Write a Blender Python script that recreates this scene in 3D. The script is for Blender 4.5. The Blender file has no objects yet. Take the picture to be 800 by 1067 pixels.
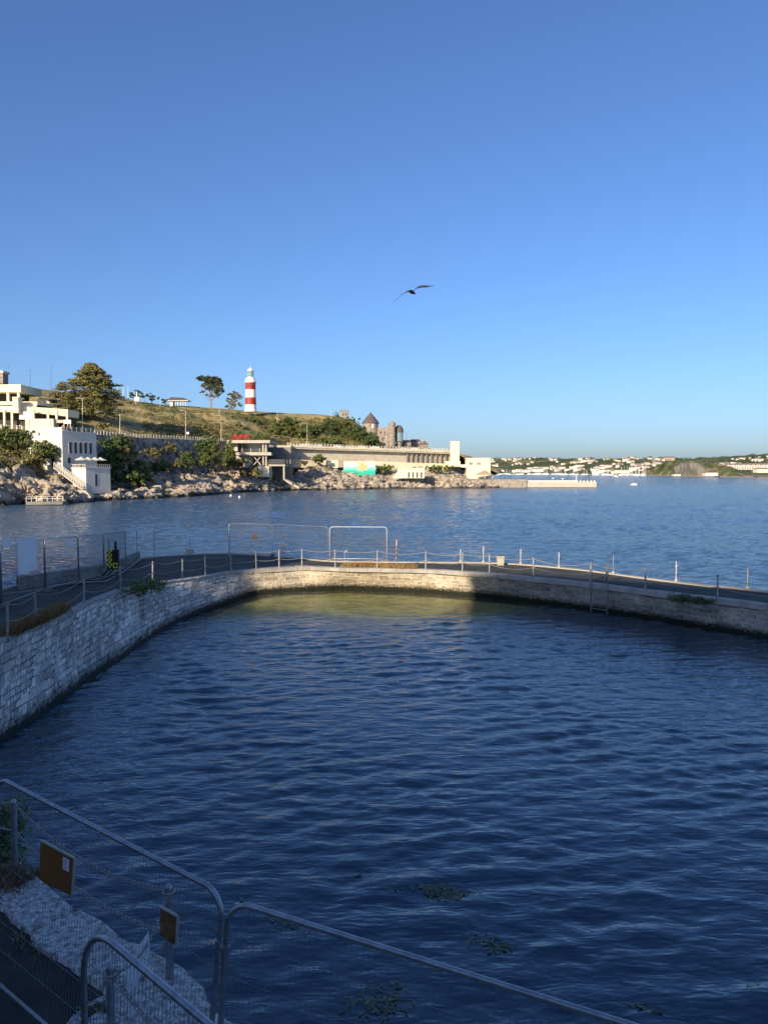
import bpy, bmesh, math, random
import numpy as np
from mathutils import Vector, Matrix, noise, Euler
from mathutils.geometry import tessellate_polygon
R = math.radians
rnd = random.Random(7)
scene = bpy.context.scene
COL = scene.collection
CAMZ = 6.5
PITCH = math.atan(41.5/800)
SEA = -1.2

def ray(px, py):
    f = Vector((0, math.cos(PITCH), -math.sin(PITCH))); u = Vector((0, math.sin(PITCH), math.cos(PITCH)))
    return f*800 + Vector((px-400, 0, 0)) + u*(533.5-py)
def P(px, py, z):            # point of the photograph at a known height
    d = ray(px, py); t = (z-CAMZ)/d.z
    return Vector((0, 0, CAMZ)) + d*t
def PD(px, py, Y):           # point at a known distance
    d = ray(px, py); t = Y/d.y
    return Vector((0, 0, CAMZ)) + d*t

# ------------------------------------------------------------------ materials
def nt(m):
    return m.node_tree.nodes, m.node_tree.links
def mat(name, c1, c2=None, scale=2.0, rough=.8, bump=0.0, bscale=None, metal=0.0, spec=.3, detail=6, c3=None, leaf=False, contrast=(.35, .65)):
    m = bpy.data.materials.new(name); m.use_nodes = True
    N, L = nt(m); b = N['Principled BSDF']
    b.inputs['Roughness'].default_value = rough; b.inputs['Metallic'].default_value = metal
    b.inputs['Specular IOR Level'].default_value = spec
    c2 = c2 or tuple(x*.75 for x in c1)
    tc = N.new('ShaderNodeTexCoord')
    n = N.new('ShaderNodeTexNoise'); n.inputs['Scale'].default_value = scale; n.inputs['Detail'].default_value = detail
    L.new(tc.outputs['Object'], n.inputs['Vector'])
    cr = N.new('ShaderNodeValToRGB'); cr.color_ramp.elements[0].position = contrast[0]; cr.color_ramp.elements[1].position = contrast[1]
    cr.color_ramp.elements[0].color = (*c1, 1); cr.color_ramp.elements[1].color = (*c2, 1)
    if c3:
        e = cr.color_ramp.elements.new((contrast[0]+contrast[1])/2); e.color = (*c3, 1)
    L.new(n.outputs['Fac'], cr.inputs['Fac'])
    out = cr.outputs['Color']
    if leaf:
        g = N.new('ShaderNodeNewGeometry'); mr = N.new('ShaderNodeMapRange')
        mr.inputs['To Min'].default_value = .55; mr.inputs['To Max'].default_value = 1.5
        L.new(g.outputs['Random Per Island'], mr.inputs['Value'])
        vm = N.new('ShaderNodeVectorMath'); vm.operation = 'SCALE'
        L.new(out, vm.inputs[0]); L.new(mr.outputs['Result'], vm.inputs['Scale']); out = vm.outputs['Vector']
    L.new(out, b.inputs['Base Color'])
    if bump:
        n2 = N.new('ShaderNodeTexNoise'); n2.inputs['Scale'].default_value = bscale or scale*4; n2.inputs['Detail'].default_value = 8
        L.new(tc.outputs['Object'], n2.inputs['Vector'])
        bp = N.new('ShaderNodeBump'); bp.inputs['Strength'].default_value = 1; bp.inputs['Distance'].default_value = bump
        L.new(n2.outputs['Fac'], bp.inputs['Height']); L.new(bp.outputs['Normal'], b.inputs['Normal'])
    return m

def masonry(name, stone1, stone2, mortar, bw=.5, rh=.22, msize=.018, wet=True, jagged=.05, contrast_st=1.0):
    m = bpy.data.materials.new(name); m.use_nodes = True
    N, L = nt(m); b = N['Principled BSDF']; b.inputs['Roughness'].default_value = .85; b.inputs['Specular IOR Level'].default_value = .25
    uv = N.new('ShaderNodeUVMap'); uv.uv_map = 'UVMap'
    nz = N.new('ShaderNodeTexNoise'); nz.inputs['Scale'].default_value = 2.2; nz.inputs['Detail'].default_value = 6
    L.new(uv.outputs['UV'], nz.inputs['Vector'])
    sub = N.new('ShaderNodeVectorMath'); sub.operation = 'SUBTRACT'; sub.inputs[1].default_value = (.5, .5, .5); L.new(nz.outputs['Color'], sub.inputs[0])
    sc = N.new('ShaderNodeVectorMath'); sc.operation = 'SCALE'; sc.inputs['Scale'].default_value = jagged*3; L.new(sub.outputs['Vector'], sc.inputs[0])
    ad = N.new('ShaderNodeVectorMath'); ad.operation = 'ADD'; L.new(uv.outputs['UV'], ad.inputs[0]); L.new(sc.outputs['Vector'], ad.inputs[1])
    def brick(w, h, off, sq):
        br = N.new('ShaderNodeTexBrick'); L.new(ad.outputs['Vector'], br.inputs['Vector'])
        br.inputs['Scale'].default_value = 1; br.inputs['Brick Width'].default_value = w; br.inputs['Row Height'].default_value = h
        br.inputs['Mortar Size'].default_value = msize; br.inputs['Mortar Smooth'].default_value = .35
        br.inputs['Color1'].default_value = (0, 0, 0, 1); br.inputs['Color2'].default_value = (1, 1, 1, 1); br.inputs['Mortar'].default_value = (.5, .5, .5, 1)
        br.offset = off; br.squash = sq; br.squash_frequency = 2
        return br
    b1 = brick(bw, rh, .43, .6); b2 = brick(bw*1.7, rh*1.5, .37, 1.4)
    msk = N.new('ShaderNodeTexVoronoi'); msk.inputs['Scale'].default_value = 1.1; L.new(ad.outputs['Vector'], msk.inputs['Vector'])
    gt = N.new('ShaderNodeMath'); gt.operation = 'GREATER_THAN'; gt.inputs[1].default_value = .58
    sp = N.new('ShaderNodeSeparateColor'); L.new(msk.outputs['Color'], sp.inputs['Color']); L.new(sp.outputs['Red'], gt.inputs[0])
    def mix(a, c, f, t='MIX', dt='RGBA'):
        x = N.new('ShaderNodeMix'); x.data_type = 'RGBA'; x.blend_type = t
        if isinstance(f, float): x.inputs['Factor'].default_value = f
        else: L.new(f, x.inputs['Factor'])
        for s, v in ((6, a), (7, c)):
            if isinstance(v, tuple): x.inputs[s].default_value = (*v, 1)
            else: L.new(v, x.inputs[s])
        return x.outputs[2]
    colr = mix(b1.outputs['Color'], b2.outputs['Color'], gt.outputs[0])
    fac = mix(b1.outputs['Fac'], b2.outputs['Fac'], gt.outputs[0])
    nf = N.new('ShaderNodeTexNoise'); nf.inputs['Scale'].default_value = 1.9; nf.inputs['Detail'].default_value = 5; L.new(uv.outputs['UV'], nf.inputs['Vector'])
    nfr = N.new('ShaderNodeMapRange'); nfr.inputs['From Min'].default_value = .4; nfr.inputs['From Max'].default_value = .58; nfr.inputs['To Min'].default_value = .12; L.new(nf.outputs['Fac'], nfr.inputs['Value'])
    fac = mix(fac, nfr.outputs['Result'], 1.0, 'MULTIPLY')
    stone = mix(stone1, stone2, colr)
    n3 = N.new('ShaderNodeTexNoise'); n3.inputs['Scale'].default_value = 7; n3.inputs['Detail'].default_value = 8; n3.inputs['Roughness'].default_value = .65; L.new(uv.outputs['UV'], n3.inputs['Vector'])
    mr = N.new('ShaderNodeMapRange'); mr.inputs['From Min'].default_value = .3; mr.inputs['From Max'].default_value = .7; mr.inputs['To Min'].default_value = .55; mr.inputs['To Max'].default_value = 1.35
    L.new(n3.outputs['Fac'], mr.inputs['Value'])
    stone2_ = mix(stone, mr.outputs['Result'], 1.0, 'MULTIPLY')
    n5 = N.new('ShaderNodeTexNoise'); n5.inputs['Scale'].default_value = .7; n5.inputs['Detail'].default_value = 5; L.new(uv.outputs['UV'], n5.inputs['Vector'])
    mr5 = N.new('ShaderNodeMapRange'); mr5.inputs['From Min'].default_value = .3; mr5.inputs['From Max'].default_value = .7; mr5.inputs['To Min'].default_value = .78; mr5.inputs['To Max'].default_value = 1.3
    L.new(n5.outputs['Fac'], mr5.inputs['Value'])
    col = mix(stone2_, mortar, fac)
    col = mix(col, mr5.outputs['Result'], 1.0, 'MULTIPLY')
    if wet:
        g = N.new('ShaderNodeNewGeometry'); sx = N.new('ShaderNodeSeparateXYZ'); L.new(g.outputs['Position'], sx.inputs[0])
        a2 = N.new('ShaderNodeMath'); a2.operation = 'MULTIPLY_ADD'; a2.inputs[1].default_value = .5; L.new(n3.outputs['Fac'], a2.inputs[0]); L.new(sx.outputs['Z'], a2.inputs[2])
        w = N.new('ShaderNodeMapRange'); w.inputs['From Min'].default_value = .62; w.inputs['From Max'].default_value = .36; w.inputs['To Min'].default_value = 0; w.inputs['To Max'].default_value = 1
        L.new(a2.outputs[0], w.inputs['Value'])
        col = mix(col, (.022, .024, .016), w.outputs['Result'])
    L.new(col, b.inputs['Base Color'])
    inv = N.new('ShaderNodeMath'); inv.operation = 'MULTIPLY_ADD'; inv.inputs[1].default_value = -1.0; L.new(fac, inv.inputs[0]); L.new(n3.outputs['Fac'], inv.inputs[2])
    bp = N.new('ShaderNodeBump'); bp.inputs['Distance'].default_value = .035; bp.inputs['Strength'].default_value = .9
    L.new(inv.outputs[0], bp.inputs['Height']); L.new(bp.outputs['Normal'], b.inputs['Normal'])
    return m

M = {}
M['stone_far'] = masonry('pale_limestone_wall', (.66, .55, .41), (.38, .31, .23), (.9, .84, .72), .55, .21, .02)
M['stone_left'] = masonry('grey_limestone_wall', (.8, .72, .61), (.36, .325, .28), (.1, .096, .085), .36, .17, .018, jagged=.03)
M['stone_right'] = masonry('shade_darkened_limestone_wall', (.46, .4, .32), (.25, .22, .18), (.68, .64, .55), .6, .23, .018)  # darker copy of the far stretch's stone, shade put into its colour
M['coping'] = mat('coping_stone', (.46, .42, .37), (.3, .275, .245), 1.6, .85, .02, 9, c3=(.38, .345, .3), contrast=(.3, .7))
M['coping_near'] = mat('worn_pale_coping', (.86, .82, .76), (.2, .185, .16), 13, .85, .006, 50, c3=(.56, .53, .49), contrast=(.36, .6), detail=14)
M['coping_near'].node_tree.nodes['Noise Texture'].inputs['Roughness'].default_value = .74
M['asphalt'] = mat('dark_tarmac', (.042, .044, .037), (.1, .098, .08), 1.2, .9, .004, 60, contrast=(.3, .75))
M['asphalt_near'] = mat('near_tarmac', (.026, .028, .026), (.045, .046, .04), 3, .9, .005, 60)
M['deck_dark'] = mat('deck_render', (.13, .115, .095), (.2, .18, .145), .8, .9, .01, 8)
M['galv'] = mat('galvanised_steel', (.42, .44, .46), (.3, .31, .33), 14, .42, metal=.75, spec=.5)
M['galv_dull'] = mat('dull_galvanised_wire', (.3, .31, .32), (.2, .205, .21), 14, .55, metal=.3, spec=.4)
M['post'] = mat('painted_post', (.42, .41, .38), (.24, .22, .19), 9, .6, metal=.1)
M['rust_post'] = mat('rusty_post', (.5, .47, .42), (.16, .07, .035), 5, .75, contrast=(.42, .55))
M['chain'] = mat('weathered_chain', (.5, .48, .45), (.34, .32, .3), 20, .6, metal=.3)
M['rope'] = mat('pale_chain', (.4, .38, .34), (.26, .25, .22), 9, .7)
M['wood_board'] = mat('brown_board', (.3, .125, .035), (.22, .085, .022), 3, .6, contrast=(.3, .7))
M['notice'] = mat('weathered_notice', (.14, .1, .07), (.09, .065, .045), 9, .8)
M['wood_board2'] = mat('stained_board', (.27, .15, .055), (.1, .055, .025), 12, .7)
M['paper'] = mat('white_sheet', (.88, .88, .88), (.8, .8, .8), 3, .6)
M['board_edge'] = mat('pale_board_edge', (.55, .5, .42), (.45, .4, .33), 5, .7)
M['white'] = mat('white_painted_render', (.7, .66, .56), (.58, .53, .44), .4, .75, contrast=(.3, .7))
M['cream'] = mat('cream_render', (.78, .71, .49), (.68, .61, .41), .35, .75, contrast=(.3, .7))
M['concrete'] = mat('pale_concrete', (.5, .45, .36), (.38, .34, .27), .5, .85, contrast=(.3, .7))
M['concrete_lit'] = mat('sun_tinted_concrete', (.68, .6, .44), (.52, .46, .34), .35, .85, .02, 3, contrast=(.3, .7))  # copy of the concrete with yellow sunlight put into its colour
M['concrete_dark'] = mat('dark_concrete', (.22, .2, .17), (.15, .14, .12), .5, .85)
M['glass_dark'] = mat('dark_glass', (.03, .035, .04), (.045, .05, .055), .5, .12, spec=.7)
M['void'] = mat('dark_opening', (.035, .032, .03), (.055, .05, .045), .5, .7)
M['slate'] = mat('slate_roof', (.14, .11, .1), (.1, .08, .075), .8, .7)
M['red'] = mat('red_paint', (.36, .04, .028), (.3, .033, .024), .6, .55)
M['red_cloth'] = mat('red_canvas', (.55, .02, .03), (.4, .015, .025), .9, .8)
M['lh_white'] = mat('lighthouse_white', (.84, .8, .74), (.76, .72, .65), .3, .6)
M['copper'] = mat('green_lantern_frame', (.2, .38, .36), (.13, .28, .27), .8, .5)
M['lantern_glass'] = mat('lantern_glass', (.12, .22, .23), (.25, .36, .36), 1.2, .15, spec=.8)
M['grey_stone'] = mat('grey_rubble_stone', (.36, .31, .25), (.2, .175, .15), .9, .9, .15, 2, contrast=(.35, .65))
M['pink_stone'] = mat('pinkish_stone', (.36, .3, .24), (.22, .18, .15), .9, .9, .1, 2)
M['teal'] = mat('teal_painted_wall', (.03, .36, .3), (.1, .5, .4), .25, .7, contrast=(.4, .6))
M['leaf_dark'] = mat('dark_green_leaves', (.055, .08, .025), (.09, .12, .035), .3, .7, leaf=True)
M['leaf_mid'] = mat('mid_green_leaves', (.085, .12, .03), (.15, .15, .045), .25, .7, leaf=True)
M['leaf_olive'] = mat('olive_scrub_leaves', (.11, .115, .035), (.22, .18, .07), .12, .8, leaf=True)
M['leaf_cedar'] = mat('cedar_needles', (.13, .135, .04), (.2, .17, .055), .25, .75, leaf=True)
M['leaf_pine'] = mat('pine_needles', (.04, .055, .022), (.075, .085, .03), .3, .75, leaf=True)
M['leaf_bright'] = mat('samphire_leaves', (.13, .2, .05), (.07, .12, .03), 8, .6, leaf=True)
M['dry'] = mat('dry_grass', (.36, .24, .1), (.24, .14, .06), 6, .9, leaf=True)
M['bark'] = mat('bark', (.16, .12, .085), (.09, .07, .05), 2, .9, .05, 5)
M['bark_pale'] = mat('pale_bark', (.3, .25, .19), (.2, .16, .12), 1, .9)
M['pole'] = mat('lamp_pole_cream', (.62, .55, .38), (.5, .45, .32), 1, .6)
M['pole_dark'] = mat('lamp_pole_grey', (.15, .15, .15), (.1, .1, .1), 1, .6)
M['skin'] = mat('skin', (.5, .29, .2), (.42, .23, .16), 3, .6)
M['shorts_blue'] = mat('blue_swim_shorts', (.05, .1, .3), (.04, .08, .22), 3, .8)
M['shorts_dark'] = mat('dark_clothes', (.03, .03, .035), (.05, .05, .05), 3, .8)
M['shirt_white'] = mat('white_shirt', (.75, .74, .72), (.62, .6, .6), 3, .8)
M['hair'] = mat('brown_hair', (.06, .035, .02), (.03, .02, .012), 9, .7)
M['yellow'] = mat('hazard_yellow', (.75, .72, .05), (.66, .6, .04), 9, .6)
M['black'] = mat('black_plastic', (.015, .015, .017), (.025, .025, .025), 9, .5)
M['feather'] = mat('gull_feathers', (.035, .032, .032), (.05, .048, .046), 6, .8)
M['feather_w'] = mat('gull_white', (.35, .34, .33), (.25, .25, .25), 6, .8)
M['sand_roof'] = mat('beige_canvas', (.4, .31, .2), (.33, .26, .17), .6, .85)
M['weed'] = mat('floating_weed', (.17, .19, .11), (.09, .11, .065), 5, .6, leaf=True)
M['boat'] = mat('white_hull', (.8, .8, .78), (.7, .7, .68), 1, .4)
M['roof_far'] = mat('far_roof', (.24, .17, .13), (.17, .13, .11), .02, .8)
M['blocker_wall'] = mat('pale_blocker_wall', (.75, .72, .66), (.68, .65, .6), 3, .85)  # wall of the added shade buildings, kept pale to bounce light

def rock_mat(name, cs, veg=None, sc=.35, bump=.35):
    m = mat(name, cs[0], cs[1], sc, .9, bump, .9, c3=cs[2], contrast=(.32, .68), detail=10)
    if veg:
        N, L = nt(m); b = N['Principled BSDF']
        src = b.inputs['Base Color'].links[0].from_socket
        g = N.new('ShaderNodeNewGeometry'); s = N.new('ShaderNodeSeparateXYZ'); L.new(g.outputs['Position'], s.inputs[0])
        n = N.new('ShaderNodeTexNoise'); n.inputs['Scale'].default_value = .13; n.inputs['Detail'].default_value = 8; L.new(g.outputs['Position'], n.inputs['Vector'])
        ma = N.new('ShaderNodeMath'); ma.operation = 'MULTIPLY_ADD'; ma.inputs[1].default_value = 22.; L.new(n.outputs['Fac'], ma.inputs[0]); L.new(s.outputs['Z'], ma.inputs[2])
        mr = N.new('ShaderNodeMapRange'); mr.inputs['From Min'].default_value = veg[1]; mr.inputs['From Max'].default_value = veg[1]+2.5; L.new(ma.outputs[0], mr.inputs['Value'])
        x = N.new('ShaderNodeMix'); x.data_type = 'RGBA'; L.new(mr.outputs['Result'], x.inputs['Factor']); L.new(src, x.inputs[6]); x.inputs[7].default_value = (*veg[0], 1)
        # dark tide band just above the sea
        n2 = N.new('ShaderNodeMath'); n2.operation = 'MULTIPLY_ADD'; n2.inputs[1].default_value = 3.; L.new(n.outputs['Fac'], n2.inputs[0]); L.new(s.outputs['Z'], n2.inputs[2])
        mr2 = N.new('ShaderNodeMapRange'); mr2.inputs['From Min'].default_value = 1.4; mr2.inputs['From Max'].default_value = .7; L.new(n2.outputs[0], mr2.inputs['Value'])
        y = N.new('ShaderNodeMix'); y.data_type = 'RGBA'; L.new(mr2.outputs['Result'], y.inputs['Factor']); L.new(x.outputs[2], y.inputs[6]); y.inputs[7].default_value = (.07, .06, .045, 1)
        L.new(y.outputs[2], b.inputs['Base Color'])
    return m
M['rock'] = rock_mat('shore_limestone', ((.5, .42, .32), (.14, .12, .1), (.35, .295, .225)), ((.12, .11, .04), 19.5))
M['rock_cliff'] = rock_mat('cliff_limestone', ((.4, .33, .26), (.15, .135, .12), (.28, .24, .2)), ((.13, .12, .04), 20.5))
M['rubble'] = rock_mat('rubble_retaining_wall', ((.5, .44, .36), (.08, .075, .06), (.3, .26, .22)), sc=.45, bump=.9)
M['hill'] = mat('dry_hill_grass', (.46, .35, .15), (.11, .12, .04), .075, .95, .7, .6, c3=(.32, .25, .1), contrast=(.34, .62), detail=12)
M['far_green'] = mat('far_hills', (.055, .075, .03), (.2, .17, .08), .004, .95, contrast=(.42, .66), c3=(.08, .1, .04), detail=10)
M['far_brown'] = mat('quarry_headland', (.1, .12, .035), (.3, .22, .14), .02, .95, contrast=(.5, .6), detail=10)
M['far_shore'] = mat('far_shore_rock', (.35, .28, .2), (.22, .19, .14), .05, .95)

# ------------------------------------------------------------------ mesh builder
class MB:
    def __init__(s, M4=None): s.v = []; s.f = []; s.mi = []; s.uv = {}; s.M = M4; s.cur = 0
    def add(s, vs, fs, mi=None):
        o = len(s.v)
        if s.M is not None: vs = [s.M @ Vector(p) for p in vs]
        s.v += [tuple(p) for p in vs]
        for f in fs: s.f.append(tuple(i+o for i in f)); s.mi.append(s.cur if mi is None else mi)
        return o
    def box(s, x0, x1, y0, y1, z0, z1, mi=None):
        s.add([(x0, y0, z0), (x1, y0, z0), (x1, y1, z0), (x0, y1, z0), (x0, y0, z1), (x1, y0, z1), (x1, y1, z1), (x0, y1, z1)],
              [(0, 3, 2, 1), (4, 5, 6, 7), (0, 1, 5, 4), (1, 2, 6, 5), (2, 3, 7, 6), (3, 0, 4, 7)], mi)
    def bar(s, a, b, w, h, mi=None):      # box beam from a to b
        a = Vector(a); b = Vector(b); d = (b-a).normalized(); up = Vector((0, 0, 1))
        if abs(d.z) > .98: up = Vector((0, 1, 0))
        r = d.cross(up).normalized(); u = r.cross(d)
        vs = [p + r*w*.5*i + u*h*.5*j for p in (a, b) for i, j in ((-1, -1), (1, -1), (1, 1), (-1, 1))]
        s.add(vs, [(3, 2, 1, 0), (4, 5, 6, 7), (0, 1, 5, 4), (1, 2, 6, 5), (2, 3, 7, 6), (3, 0, 4, 7)], mi)
    def tube(s, pts, r, n=8, mi=None, cap=True, closed=False):
        pts = [Vector(p) for p in pts]; k = len(pts); rs = r if isinstance(r, (list, tuple)) else [r]*k
        up = Vector((0, 0, 1)); vs = []; prev = None
        for i, p in enumerate(pts):
            if closed: t = pts[(i+1) % k]-pts[i-1]
            else: t = pts[min(i+1, k-1)]-pts[max(i-1, 0)]
            t = t.normalized() if t.length > 1e-9 else Vector((0, 0, 1))
            if prev is None:
                a = t.cross(up)
                if a.length < .05: a = t.cross(Vector((0, 1, 0)))
            else: a = prev - t*prev.dot(t)
            a.normalize(); prev = a; b = t.cross(a)
            for j in range(n):
                q = 2*math.pi*j/n; vs.append(p + (a*math.cos(q)+b*math.sin(q))*rs[i])
        fs = []
        for i in range(k if closed else k-1):
            for j in range(n):
                i2 = (i+1) % k
                fs.append((i*n+j, i*n+(j+1) % n, i2*n+(j+1) % n, i2*n+j))
        if cap and not closed: fs += [tuple(range(n))[::-1], tuple((k-1)*n+j for j in range(n))]
        s.add(vs, fs, mi)
    def lathe(s, c, prof, n=24, mi=None, a0=0, a1=2*math.pi):
        full = abs(a1-a0-2*math.pi) < 1e-6; m = n if full else n+1
        vs = [(c[0]+r*math.cos(a0+(a1-a0)*j/n), c[1]+r*math.sin(a0+(a1-a0)*j/n), c[2]+z) for r, z in prof for j in range(m)]
        fs = [(i*m+j, i*m+(j+1) % m, (i+1)*m+(j+1) % m, (i+1)*m+j) for i in range(len(prof)-1) for j in range(n)]
        s.add(vs, fs, mi)
    def prism(s, poly, z0, z1, mi=None):
        n = len(poly)
        tr = tessellate_polygon([[Vector((p[0], p[1], 0)) for p in poly]])
        vs = [(p[0], p[1], z0) for p in poly]+[(p[0], p[1], z1) for p in poly]
        fs = [tuple(t) for t in tr]+[tuple(i+n for i in t) for t in tr]
        fs += [(i, (i+1) % n, n+(i+1) % n, n+i) for i in range(n)]
        s.add(vs, fs, mi)
    def ell(s, c, r, n=10, k=7, mi=None):
        vs = []; 
        for i in range(k+1):
            t = math.pi*i/k
            for j in range(n):
                q = 2*math.pi*j/n; vs.append((c[0]+r[0]*math.sin(t)*math.cos(q), c[1]+r[1]*math.sin(t)*math.sin(q), c[2]-r[2]*math.cos(t)))
        s.add(vs, [(i*n+j, i*n+(j+1) % n, (i+1)*n+(j+1) % n, (i+1)*n+j) for i in range(k) for j in range(n)], mi)
    def leaves(s, c, r, n, size, up=.3, g=rnd):
        for _ in range(n):
            while True:
                d = Vector((g.uniform(-1, 1), g.uniform(-1, 1), g.uniform(-1, 1)))
                if .05 < d.length < 1: break
            d.normalize(); q = g.uniform(.55, 1.05)
            p = Vector((c[0]+d.x*r[0]*q, c[1]+d.y*r[1]*q, c[2]+d.z*r[2]*q))
            nn = (d + Vector((g.uniform(-1, 1), g.uniform(-1, 1), g.uniform(-1, 1)+up))*.8).normalized()
            a = nn.orthogonal().normalized(); a = Matrix.Rotation(g.uniform(0, 6.28), 3, nn) @ a; b = nn.cross(a)
            w = size*g.uniform(.6, 1.3); h = w*g.uniform(.4, .8)
            s.add([p-a*w-b*h*.3, p-b*h, p+a*w, p+b*h], [(0, 1, 2, 3)])
    def build(s, name, mats, parent=None, org=None, smooth=False, uvs=None):
        if not isinstance(mats, (list, tuple)): mats = [mats]
        if parent is not None and org is None:
            p = parent; org = Vector((0, 0, 0))
            while p is not None: org = org+p.location; p = p.parent
        org = Vector(org) if org is not None else Vector((0, 0, 0))
        me = bpy.data.meshes.new(name)
        me.from_pydata([(a-org.x, b-org.y, c-org.z) for a, b, c in s.v], [], s.f)
        for m in mats: me.materials.append(m)
        if len(mats) > 1: me.polygons.foreach_set('material_index', s.mi)
        if uvs is not None:
            ul = me.uv_layers.new(name='UVMap')
            for li, l in enumerate(me.loops): ul.data[li].uv = uvs[l.vertex_index]
        if smooth: me.polygons.foreach_set('use_smooth', [True]*len(me.polygons))
        me.update()
        o = bpy.data.objects.new(name, me); COL.objects.link(o)
        if parent is not None: o.parent = parent
        else: o.location = org
        return o

def tag(o, label=None, cat=None, group=None, kind=None):
    if label: o['label'] = label
    if cat: o['category'] = cat
    if group: o['group'] = group
    if kind: o['kind'] = kind
    return o
def thing(name, label, cat, loc=(0, 0, 0), group=None):
    o = bpy.data.objects.new(name, None); COL.objects.link(o); o.location = loc; o.empty_display_size = .3
    return tag(o, label, cat, group)
def base_of(mb):
    a = np.array(mb.v); return Vector((float(a[:, 0].mean()), float(a[:, 1].mean()), float(a[:, 2].min())))
def solo(mb, name, mats, label, cat, group=None, smooth=False, kind=None):
    o = mb.build(name, mats, None, base_of(mb), smooth); return tag(o, label, cat, group, kind)
def struct(mb, name, mats, smooth=False, uvs=None, kind='structure'):
    o = mb.build(name, mats, smooth=smooth, uvs=uvs); o['kind'] = kind; return o
def copy_tree(o, parent=None):
    c = o.copy(); COL.objects.link(c); c.parent = parent
    for ch in list(o.children): copy_tree(ch, c)
    return c
ORD = ['first', 'second', 'third', 'fourth', 'fifth', 'sixth', 'seventh', 'eighth', 'ninth', 'tenth', 'eleventh', 'twelfth', 'thirteenth', 'fourteenth', 'fifteenth', 'sixteenth', 'seventeenth', 'eighteenth', 'nineteenth', 'twentieth']
# ------------------------------------------------------------------ camera, sky, sun
cam_d = bpy.data.cameras.new('camera'); cam = bpy.data.objects.new('camera', cam_d); COL.objects.link(cam)
cam.location = (0, 0, CAMZ); cam.rotation_euler = (R(90)-PITCH, 0, 0)
cam_d.sensor_fit = 'HORIZONTAL'; cam_d.sensor_width = 36; cam_d.lens = 36; cam_d.clip_end = 60000; cam_d.clip_start = .05
scene.camera = cam
SUN_EL = R(20); SUNV = Vector((-.48, -.88, 0)).normalized()
w = bpy.data.worlds.new('World'); scene.world = w; w.use_nodes = True
N, L = w.node_tree.nodes, w.node_tree.links
sky = N.new('ShaderNodeTexSky'); sky.sky_type = 'NISHITA'; sky.sun_disc = False
sky.sun_elevation = SUN_EL; sky.sun_rotation = math.atan2(SUNV.x, SUNV.y)
sky.altitude = 0; sky.air_density = 1.0; sky.dust_density = 1.1; sky.ozone_density = 5.6
tn = N.new('ShaderNodeMix'); tn.data_type = 'RGBA'; tn.blend_type = 'MULTIPLY'; tn.inputs['Factor'].default_value = 1; L.new(sky.outputs[0], tn.inputs[6]); tn.inputs[7].default_value = (.9, .94, 1.1, 1); L.new(tn.outputs[2], N['Background'].inputs[0]); N['Background'].inputs[1].default_value = .109
sd = bpy.data.lights.new('sun', 'SUN'); so = bpy.data.objects.new('sun', sd); COL.objects.link(so)
sd.energy = 5.0; sd.angle = R(.53); sd.color = (1, .84, .62)
dv = Vector((SUNV.x*math.cos(SUN_EL), SUNV.y*math.cos(SUN_EL), math.sin(SUN_EL)))
so.rotation_euler = dv.to_track_quat('Z', 'Y').to_euler()
so.location = (-60, -60, 60)
scene.view_settings.view_transform = 'Standard'; scene.view_settings.look = 'None'; scene.view_settings.exposure = .5; scene.view_settings.gamma = 1

# ------------------------------------------------------------------ pool walls and deck
T = [Vector((-10.4, 15, 1.9))]
for px, py, h in ((0, 670, 4.6), (57, 645, 4.7), (87, 632, 4.8), (127, 617, 5.0), (160, 609, 5.05), (200, 604, 5.15), (240, 597, 5.25), (267, 594, 5.25), (320, 591, 5.25), (360, 592.5, 5.25), (442, 594, 5.25), (514, 599, 5.25), (558, 603, 5.25), (616, 609, 5.25), (671, 616, 5.25), (735, 624, 5.25), (800, 632, 5.25)):
    T.append(P(px, py, CAMZ-h))
T += [Vector((26, 14, 1.25)), Vector((29, 3, 1.25)), Vector((25, -8, 1.25))]
Wt = [Vector((-9.1, 14.5, 0))]
for px, py in ((0, 775), (57, 736), (87, 714), (127, 688), (160, 664), (200, 642), (240, 627), (267, 618), (320, 614), (360, 612.5), (442, 616), (514, 622), (558, 627), (616, 635), (671, 643), (735, 654), (800, 665)):
    Wt.append(P(px, py, 0))
Wt += [Vector((25.7, 13.8, 0)), Vector((28.7, 3, 0)), Vector((24.7, -8, 0))]
Ot = [Vector((-15.8, 15, 1.9))]
for px, py, h in ((0, 615, 4.6), (20, 612, 4.65), (45, 608, 4.7), (75, 603, 4.8), (110, 597, 4.95), (147, 582, 5.15), (200, 578, 5.25), (240, 577, 5.25), (300, 581, 5.25), (345, 585, 5.25), (420, 586, 5.25), (500, 586.5, 5.25), (545, 588.5, 5.25), (610, 594.5, 5.25), (670, 602.5, 5.25), (735, 610.5, 5.25), (800, 617, 5.25)):
    Ot.append(P(px, py, CAMZ-h))
Ot += [Vector((30, 15, 1.25)), Vector((33, 3, 1.25)), Vector((29, -9, 1.25))]
K = 8
def smoothpath(A):
    out = []
    n = len(A)
    for i in range(n-1):
        p0, p1, p2, p3 = A[max(i-1, 0)], A[i], A[i+1], A[min(i+2, n-1)]
        for k in range(K):
            t = k/K
            m1 = (p2-p0)*.35; m2 = (p3-p1)*.35
            h = (2*t**3-3*t*t+1)*p1+(t**3-2*t*t+t)*m1+(-2*t**3+3*t*t)*p2+(t**3-t*t)*m2
            out.append(h)
    out.append(A[-1]); return out
Ts, Ws, Os = smoothpath(T), smoothpath(Wt), smoothpath(Ot)
NS = len(Ts)
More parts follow.
